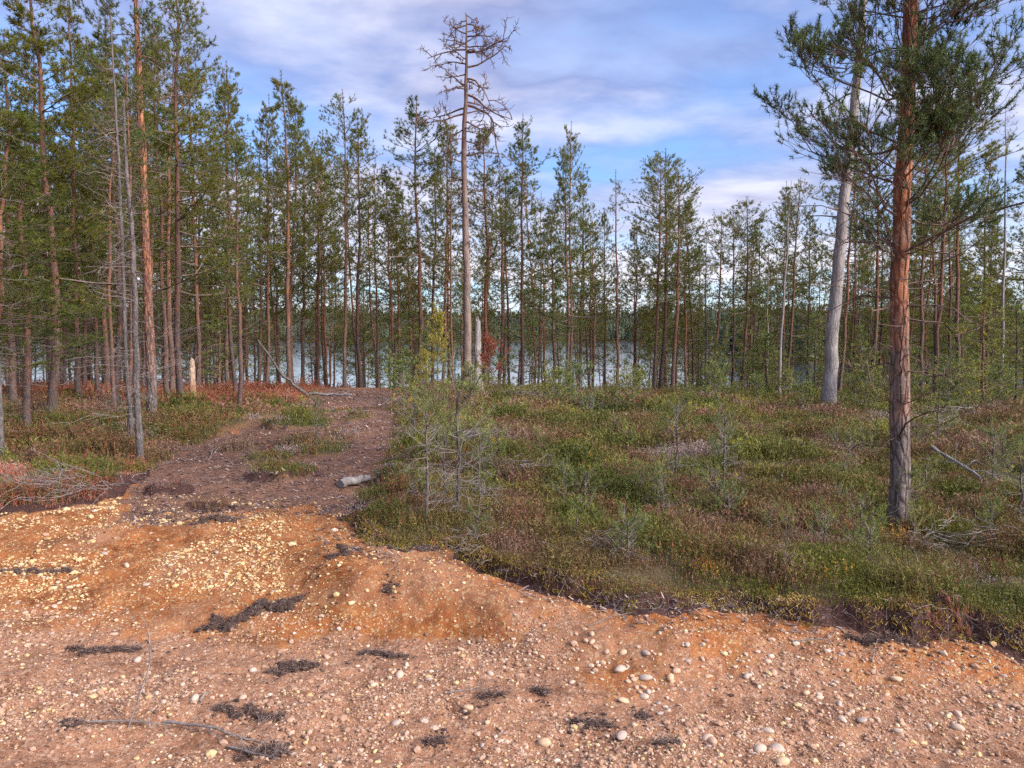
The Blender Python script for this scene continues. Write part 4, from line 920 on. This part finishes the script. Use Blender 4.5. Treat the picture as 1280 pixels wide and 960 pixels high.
# roots and moss fringe along the cut bank
def bank_edge():
    rng = np.random.default_rng(31); P = np.array(VEG_R[1:16]); f = np.sort(rng.uniform(0, len(P) - 1.01, 900)); i = f.astype(int); q = P[i] + (P[i + 1] - P[i]) * (f - i)[:, None]
    # march to where the vegetation edge truly is
    x, y = q[:, 0].copy(), q[:, 1].copy()
    for _ in range(12):
        dv = veg_signed(x, y); y -= np.clip(dv, -.1, .1) * .6
    z = H(x, y + .06); mo = MB(); mx = rng.uniform(-3.2, 6.5, 60000); my = rng.uniform(3.4, 6.5, 60000); dv = veg_signed(mx, my)
    ok = (dv > -.015) & (dv < .16 + .12 * rng.normal(0, 1, 60000)) & (fbm(mx * 3, my * 3, 99, 3) > .42) & (np.abs(mx / my) < .8); mx, my = mx[ok], my[ok]; nm = len(mx)
    sprigs(mo, mx, my, rng.uniform(.014, .04, nm), rng, 10, .008, np.clip((fbm(mx * 2, my * 2, 98, 3) - .3) * 1.6 + rng.normal(0, .15, nm), 0, 1), np.zeros(nm), 2, 1.6, .02)
    m = leaf_mat('moss_lichen', [(0, (.16, .12, .02)), (.4, (.34, .23, .04)), (.7, (.44, .29, .07)), (1, (.44, .38, .28))], None, .1)
    tag(link('moss_undergrowth', mo.mesh('moss_undergrowth', m)), 'yellow moss and pale lichen fringe along the cut edge of the heath', 'moss', kind='stuff')
    rt = MB(); n = 240; k = rng.integers(0, len(x), n); p = np.stack([x[k], y[k] + .02, z[k] - rng.uniform(0, .06, n)], -1)
    a = rng.normal(-np.pi / 2, 1.0, n); d = np.stack([np.cos(a), np.sin(a) * .7, rng.uniform(-.5, .1, n)], -1); L = rng.gamma(2, .07, n)
    B = curve_branch(p, d, L, rng.uniform(-.5, .1, n), rng, 8, .07)
    gz = H(B[:, :, 0].ravel(), B[:, :, 1].ravel()).reshape(n, 8); B[:, :, 2] = np.maximum(B[:, :, 2], gz + .006)
    tubes(rt, B, (rng.uniform(.0008, .0022, n))[:, None] * np.linspace(1, .4, 8)[None], 4, .5)
    tag(link('root_debris', rt.mesh('root_debris', MT['twig'])), 'fine pale roots hanging out of the dark cut bank', 'roots', kind='stuff')
bank_edge()

# ------------------------------------------------------------------ stones and gravel
def ico(sub):
    import bmesh
    bm = bmesh.new(); bmesh.ops.create_icosphere(bm, subdivisions=sub, radius=1); bm.verts.ensure_lookup_table()
    v = np.array([tuple(a.co) for a in bm.verts]); f = np.array([[a.index for a in q.verts] for q in bm.faces]); bm.free(); return v, f
I1 = ico(1); I3 = ico(3); I4 = ico(4)
def gravel():
    rng = np.random.default_rng(9)
    def batch(x, y, size, var, tint, name, label, mb):
        n = len(x); z = H(x, y); v, f = I1; sc = np.stack([rng.uniform(.7, 1.3, n), rng.uniform(.7, 1.3, n), rng.uniform(.45, .8, n)], -1) * size[:, None]
        a = rng.uniform(0, 6.28, n); c, s = np.cos(a)[:, None], np.sin(a)[:, None]
        W = v[None] * sc[:, None] * (1 + rng.normal(0, .10, (n, len(v), 1))); X = W[:, :, 0] * c - W[:, :, 1] * s; Y = W[:, :, 0] * s + W[:, :, 1] * c
        Q = np.stack([X + x[:, None], Y + y[:, None], W[:, :, 2] + (z + size * .12)[:, None]], -1)
        mb.add(Q.reshape(-1, 3), (f[None] + (np.arange(n) * len(v))[:, None, None]).reshape(-1, 3), np.repeat(var, len(v)), np.repeat(tint, len(v)), False)
    mb = MB()
    n = 85000; x, y = scatter(n, 2.7, 7.6, rng, .75, 1.15); dv = veg_signed(x, y); den = fbm(x * 1.4, y * 1.8, 71, 4)
    og = sstep(.2, .6, base_h(x, y) / .28) * (x / y < 0.0); left = x / y < -.22
    tr = poly_dist(x, y, TRACK) > 0
    mound = og * (x / y > -.3)
    keep = (dv < -.04) & (rng.uniform(size=n) < np.where(mound > .5, .16, np.where(tr, .25, sstep(.34, .58, den))) + .10 * (og < .5))
    x, y, og, den = x[keep], y[keep], og[keep], den[keep]; n = len(x)
    size = np.clip(rng.lognormal(math.log(.0048), .55, n), .0022, .024) * np.where(og > .5, 1.2, 1.0)
    tint = (rng.uniform(size=n) < np.where(og > .3, .9, .14)) * 1.0
    var = np.clip(rng.normal(.5, .24, n), 0, 1)
    batch(x, y, size, var, tint, '', '', mb)
    tag(link('gravel', mb.mesh('gravel', MT['gravel'])), 'small pale and pink gravel strewn over the sandy ground', 'gravel', kind='stuff')
    # the larger stones are things
    v, f = I3; vs = []
    for k in range(10):
        r = np.random.default_rng(400 + k); ph = r.uniform(0, 6, (5, 3)); fr = r.uniform(.8, 2.2, (5, 3)); w = sum(np.sin((v * fr[i]).sum(1) * 1.3 + ph[i, 0]) for i in range(5)) * .05
        q = v * (1 + w[:, None]) * np.array([r.uniform(.9, 1.3), r.uniform(.75, 1.0), r.uniform(.5, .72)]); b2 = MB(); b2.add(q, f, .5, 0, True); vs.append(b2.mesh('stone_%d' % k, MT['stone']))
    cl = [(770, 840, 60, 26, 45), (830, 870, 50, 25, 30), (890, 830, 60, 25, 26), (1010, 845, 40, 16, 16), (1040, 870, 40, 20, 14), (1150, 900, 60, 30, 16), (660, 810, 90, 30, 30), (880, 920, 60, 20, 22), (500, 840, 90, 30, 30),
          (110, 760, 80, 35, 40), (170, 690, 110, 25, 34), (300, 720, 60, 25, 18), (250, 860, 120, 30, 22), (560, 900, 150, 30, 20), (1230, 860, 40, 50, 12)]
    for cx, cy, sx, sy, n in cl:
        for j in range(n):
            px, py = rng.normal(cx, sx * .75), rng.normal(cy, sy * .75)
            if not (0 < px < 1290 and py < 958): continue
            b = at(px, py)
            if veg_signed(np.array([b[0]]), np.array([b[1]]))[0] > -.1: continue
            yel = cy < 780 and cx < 400; s = float(np.clip(rng.lognormal(math.log(.0118), .38), .006, .027))
            o = link('stone', vs[rng.integers(10)]); o.location = (b[0], b[1], b[2] + s * .04); o.scale = (s, s * rng.uniform(.75, 1.1), s); o.rotation_euler = (rng.normal(0, .2), rng.normal(0, .2), rng.uniform(0, 6.28))
            tag(o, 'small rounded cream stone on the orange sandy slope' if yel else 'small rounded pale stone on the pinkish gravel', 'stone', 'stones on the orange slope' if yel else 'stones on the gravel')
    for px, py, s, lab in [(971, 938, .040, 'pointed whitish stone at the bottom edge, larger than those around it'), (950, 938, .030, 'white stone beside the pointed one at the bottom'), (978, 954, .03, 'yellowish stone below the pointed whitish stone'),
                           (777, 920, .030, 'oval white stone left of a dark sod near the bottom'), (808, 848, .030, 'round white stone in the middle of the pebble patch'), (775, 838, .033, 'pinkish beige stone left of the round white one'),
                           (838, 848, .026, 'upright beige stone right of the round white one'), (1120, 850, .026, 'egg shaped cream stone below the overturned root'), (680, 930, .028, 'small pale stone near the lowest sod'),
                           (172, 826, .026, 'white stone where the thin dry stalk stands')]:
        b = at(px, py); o = link('stone', vs[rng.integers(10)]); o.location = (b[0], b[1], b[2] + s * .2); o.scale = (s, s * .9, s * 1.05); o.rotation_euler = (0, 0, rng.uniform(0, 6)); tag(o, lab, 'stone')
gravel()

# ------------------------------------------------------------------ sods of torn heather and twigs on the sand
CRUMB = []
def sod(px, py, L, W, Hh, ang, label, seed, grass=1.0, mat='soil', long_=.024):
    rng = np.random.default_rng(seed); b = at(px, py); root = bpy.data.objects.new('turf_sod', None); COL.objects.link(root); root.location = b; tag(root, label, 'sod')
    L *= .9; Hh *= .75; v0, f0 = I3; parts = []; fs = []; ns = max(4, int(L / .012)); c, s = math.cos(ang), math.sin(ang)
    for j in range(ns):
        t = -1 + 2 * (j + rng.uniform(.2, .8)) / ns; env = max(.05, 1 - t * t) ** .5 * rng.uniform(.45, 1.15); n1 = sum(np.sin((v0 * rng.uniform(1.5, 8, 3)).sum(1) + rng.uniform(0, 6)) for _ in range(7)) * .09
        q1 = v0 * (1 + n1[:, None]) * np.array([max(.020, L * .16 * rng.uniform(.5, 1)), W * .42 * env * rng.uniform(.5, 1.2) + .008, Hh * .8 * env * rng.uniform(.4, 1.2) + .004]) + np.array([t * L, W * .22 * math.sin(t * 5 + seed) + rng.normal(0, W * .38), 0]); parts.append(q1); fs.append(f0 + j * len(v0))
    v = np.tile(v0, (ns, 1)); f = np.concatenate(fs); q = np.concatenate(parts); q = np.stack([q[:, 0] * c - q[:, 1] * s, q[:, 0] * s + q[:, 1] * c, q[:, 2]], -1)
    gz = H(q[:, 0] + b[0], q[:, 1] + b[1]) - b[2]; q[:, 2] += gz + Hh * .05
    mb = MB(); mb.add(q, f, .5, 0, True); link('soil', mb.mesh('sod_soil', MT[mat]), root)
    CRUMB.append((b[0], b[1], L, W, ang))
    gr = MB(); ntw = max(3, int(22 * L)); k = rng.integers(0, len(q), ntw); a_ = ang + rng.normal(0, .9, ntw); B = curve_branch(q[k] + [0, 0, .006], np.stack([np.cos(a_), np.sin(a_), rng.uniform(-.05, .25, ntw)], -1), rng.uniform(.04, .16, ntw) * (.5 + L * 2), np.full(ntw, -.1), rng, 7, .12)
    gzz = H(B[:, :, 0].ravel() + b[0], B[:, :, 1].ravel() + b[1]).reshape(ntw, 7) - b[2]; B[:, :, 2] = np.maximum(B[:, :, 2], gzz + .004); tubes(gr, B, rng.uniform(.0012, .0028, ntw)[:, None] * np.linspace(1, .4, 7)[None], 4, rng.uniform(.3, 1, ntw), 0)
    up = np.where(v[:, 2] > -.1)[0]; n = int(1500 * grass * L / .2); k = rng.choice(up, n); p = q[k] + rng.normal(0, .008, (n, 3))
    d = norm(v[k] * np.array([.6, .6, .4]) + rng.normal(0, .8, (n, 3))); d[:, 2] = np.abs(d[:, 2]) * .45; LL = long_ * rng.uniform(.3, 1.2, n)
    B = curve_branch(p, norm(d), LL, rng.uniform(-.4, .1, n), rng, 4, .12); tubes(gr, B, rng.uniform(.0007, .0018, n)[:, None] * np.linspace(1, .4, 4)[None], 3, rng.uniform(0, 1, n), 0)
    link('fibres', gr.mesh('sod_fibres', MT['sodfib']), root)
MT['sodfib'] = leaf_mat('sod_fibres', [(0, (.045, .025, .02)), (.7, (.13, .08, .065)), (1, (.30, .23, .18))], None, 0)
for a in [(315, 766, .36, .09, .06, .55, 'long dark sod of torn heather on the orange slope', 1), (365, 835, .15, .08, .05, .7, 'tufted sod below the long dark one', 2, 1.2), (478, 820, .14, .04, .045, 0, 'sausage shaped brown sod at the foot of the orange bank', 3),
          (25, 716, .17, .05, .03, .1, 'flat dark sod at the left edge of the slope', 4), (72, 715, .09, .05, .035, .3, 'small dark sod beside the one at the left edge', 5), (130, 813, .24, .035, .025, .05, 'long thin strip of sod on the left gravel', 6),
          (310, 894, .20, .035, .02, -.1, 'flat strip of dark sod on the lower gravel', 7), (677, 866, .04, .035, .03, 0, 'small black clod right of the flat stone', 8), (613, 870, .07, .03, .02, 0, 'little sod left of the black clod', 9),
          (545, 926, .06, .025, .02, 0, 'little black sod near the bottom middle', 10), (740, 906, .11, .035, .018, -.15, 'flat blackish sod below the pebble patch', 11), (833, 928, .06, .025, .02, .2, 'blackish sod right of the oval white stone', 12),
          (803, 897, .03, .02, .018, 0, 'tiny black sod above the oval white stone', 13), (1185, 790, .17, .10, .10, .1, 'overturned root clump with red brown soil in the cut bank', 14, 1.3, 'redsoil'),
          (330, 940, .12, .06, .02, 0, 'dark tuft tangled in twigs at the bottom left', 15, 1.5), (90, 905, .05, .03, .02, 0, 'small sod on the gravel at the bottom left', 16), (487, 770, .04, .02, .02, .5, 'dark fleck of sod in the orange bank', 17), (1100, 800, .2, .04, .04, -.1, 'dark hanging sod under the bank edge', 18, 1.2),
          (430, 690, .16, .10, .05, 1.0, 'dark sod at the left corner of the heath', 19), (270, 650, .22, .07, .04, 0.1, 'greyish sod at the lip of the slope', 20, 1.4)]:
    a = list(a); args = dict(zip(['px', 'py', 'L', 'W', 'Hh', 'ang', 'label', 'seed', 'grass', 'mat'], a))
    if args.get('mat') == 'redsoil' and 'redsoil' not in MT: MT['redsoil'] = flat_mat('red_brown_rot', [(.3, (.05, .018, .012)), (.6, (.22, .07, .04))], 14, 1, .02)
    sod(**args)
def crumbs():
    rng = np.random.default_rng(55); X, Y, Sz = [], [], []
    for (x, y, L_, W_, a) in CRUMB:
        n = int(50 + 420 * L_); u = rng.normal(0, L_ * .8, n); v = rng.normal(0, W_ * 1.3 + .02, n); X.append(x + u * math.cos(a) - v * math.sin(a)); Y.append(y + u * math.sin(a) + v * math.cos(a)); Sz.append(rng.lognormal(math.log(.0042), .5, n))
    n = 1500; x = rng.uniform(-4, 5, n); y = rng.uniform(3, 6.5, n); k = (veg_signed(x, y) < -.03) & (fbm(x * 1.5, y * 2.5, 120, 3) > .48); X.append(x[k]); Y.append(y[k]); Sz.append(rng.lognormal(math.log(.0035), .5, k.sum()))
    x, y, s_ = np.concatenate(X), np.concatenate(Y), np.clip(np.concatenate(Sz), .0015, .016); n = len(x); v, f = I1
    Q = v[None] * s_[:, None, None] * np.array([1.2, 1, .6]) * (1 + rng.normal(0, .2, (n, len(v), 1))); Q[:, :, 0] += x[:, None]; Q[:, :, 1] += y[:, None]; Q[:, :, 2] += (H(x, y) + s_ * .2)[:, None]
    mb = MB(); mb.add(Q.reshape(-1, 3), (f[None] + (np.arange(n) * len(v))[:, None, None]).reshape(-1, 3))
    tag(link('soil_crumbs', mb.mesh('soil_crumbs', MT['soil'])), 'dark peat crumbs scattered over the gravel round the sods', 'soil crumbs', kind='stuff')
crumbs()
b = at(160, 910); stick('dry_stalk', [b, b + (.03, .05, .12), b + (.075, .1, .30), b + (.06, .12, .42), b + (0.02, .14, .5)], [.005, .0045, .004, .003, .002], 'thin upright dry stalk on the left gravel', 'twig', 'twig', 5, 3, None, .2, False, .0018)
for px0, py0, px1, py1, r, lab, tw in [(110, 905, 215, 912, .006, 'thin branch lying on the gravel near the dry stalk', 6), (205, 905, 330, 935, .008, 'forked grey branch at the bottom left', 12), (285, 935, 350, 955, .006, 'twiggy branch in the bottom left corner tuft', 12),
                                  (560, 868, 610, 866, .004, 'thin twig left of the black clod', 2), (735, 785, 790, 770, .004, 'pale root lying below the bank', 3), (990, 803, 1060, 810, .004, 'pale root under the right bank', 3), (250, 880, 262, 868, .006, 'short dark stick poking from the lower gravel', 0),
                                  (270, 560, 262, 575, .012, 'short dark stick standing beside the track', 0), (1090, 830, 1100, 790, .003, 'thin root hanging down the right bank', 2)]:
    p0, p1 = at(px0, py0), at(px1, py1); m = (p0 + p1) / 2; m[2] = hz(m[0], m[1]) + .03
    stick('loose_twig', [p0 + (0, 0, .01), m, p1 + (0, 0, .02)], [r, r * .8, r * .4], lab, 'twig', 'twig', tw, int(px0), None, .14, False, .002)

# ------------------------------------------------------------------ sky and sun
SUN_EL, SUN_AZ = math.radians(30), math.radians(118)        # azimuth from +Y towards +X
sd = Vector((math.sin(SUN_AZ) * math.cos(SUN_EL), math.cos(SUN_AZ) * math.cos(SUN_EL), math.sin(SUN_EL)))
w = bpy.data.worlds.new("World"); S.world = w; w.use_nodes = True; nt = w.node_tree
for n in list(nt.nodes): nt.nodes.remove(n)
out = N(nt, 'ShaderNodeOutputWorld'); bg = N(nt, 'ShaderNodeBackground'); bg.inputs[1].default_value = .12; nt.links.new(bg.outputs[0], out.inputs[0])
sky = N(nt, 'ShaderNodeTexSky'); sky.sky_type = 'NISHITA'; sky.sun_disc = False; sky.sun_elevation = SUN_EL; sky.sun_rotation = SUN_AZ
sky.air_density = 1.0; sky.dust_density = .6; sky.ozone_density = 2.5
g = N(nt, 'ShaderNodeTexCoord').outputs['Generated']; sp3 = N(nt, 'ShaderNodeSeparateXYZ'); nt.links.new(g, sp3.inputs[0])
z = math_(nt, 'MAXIMUM', sp3.outputs[2], 0.0); dz = math_(nt, 'ADD', z, .10)
cx = math_(nt, 'DIVIDE', sp3.outputs[0], dz); cy = math_(nt, 'DIVIDE', sp3.outputs[1], dz); cv = N(nt, 'ShaderNodeCombineXYZ')
nt.links.new(cx, cv.inputs[0]); nt.links.new(cy, cv.inputs[1])
mp = N(nt, 'ShaderNodeMapping'); mp.inputs['Scale'].default_value = (.8, .9, 1); mp.inputs['Rotation'].default_value = (0, 0, -.35); mp.inputs['Location'].default_value = (3.1, 1.2, 0); nt.links.new(cv.outputs[0], mp.inputs[0])
n1 = noise(nt, mp.outputs[0], .95, 7, .50, .12); n2 = noise(nt, mp.outputs[0], 2.2, 6, .55, .15)
cov_e = ramp(nt, z, [(0, (.44,) * 3), (.06, (.55,) * 3), (.10, (.86,) * 3), (.17, (.74,) * 3), (.21, (.48,) * 3), (.27, (.48,) * 3), (.32, (.70,) * 3), (.42, (.80,) * 3), (1, (.75,) * 3)])
cov = math_(nt, 'ADD', math_(nt, 'MULTIPLY', math_(nt, 'SUBTRACT', n1, .5), 2.6), cov_e)
cov = math_(nt, 'ADD', cov, math_(nt, 'MULTIPLY', math_(nt, 'SUBTRACT', n2, .5), .8))
cov = ramp(nt, cov, [(.18, (.10,) * 3), (.5, (.55,) * 3), (.9, (.97,) * 3)])
shade = math_(nt, 'ADD', math_(nt, 'MULTIPLY', n2, .7), math_(nt, 'MULTIPLY', n1, .5))
ccol = ramp(nt, shade, [(.42, (3.4, 3.7, 5.0)), (.56, (1.8, 1.95, 3.2)), (.72, (3.9, 4.0, 5.0))])
low = ramp(nt, z, [(.06, (1, 1, 1)), (.19, (0, 0, 0))])
ccol = mix(nt, math_(nt, 'MULTIPLY', low, .75), ccol, (5.6, 5.5, 5.8))
# thin cloud glows round the hidden sun
dp = N(nt, 'ShaderNodeVectorMath'); dp.operation = 'DOT_PRODUCT'; nt.links.new(g, dp.inputs[0]); dp.inputs[1].default_value = sd
gl = math_(nt, 'POWER', math_(nt, 'MAXIMUM', dp.outputs['Value'], 0.0), 4.0)
ccol = mix(nt, 1.0, ccol, mix(nt, gl, (1, 1, 1), (9.5, 8.8, 7.6)), 'MULTIPLY')
skyc = mix(nt, 1.0, sky.outputs[0], (.72, .92, 1.22), 'MULTIPLY')
nt.links.new(mix(nt, cov, skyc, ccol), bg.inputs[0])
L = bpy.data.lights.new('sun', 'SUN'); L.energy = 2.8; L.angle = math.radians(20); L.color = (1, .93, .83)
so = bpy.data.objects.new('sun', L); COL.objects.link(so); so.rotation_euler = (-sd).to_track_quat('-Z', 'Y').to_euler(); so.location = (20, -20, 30)
S.view_settings.exposure = 0.90
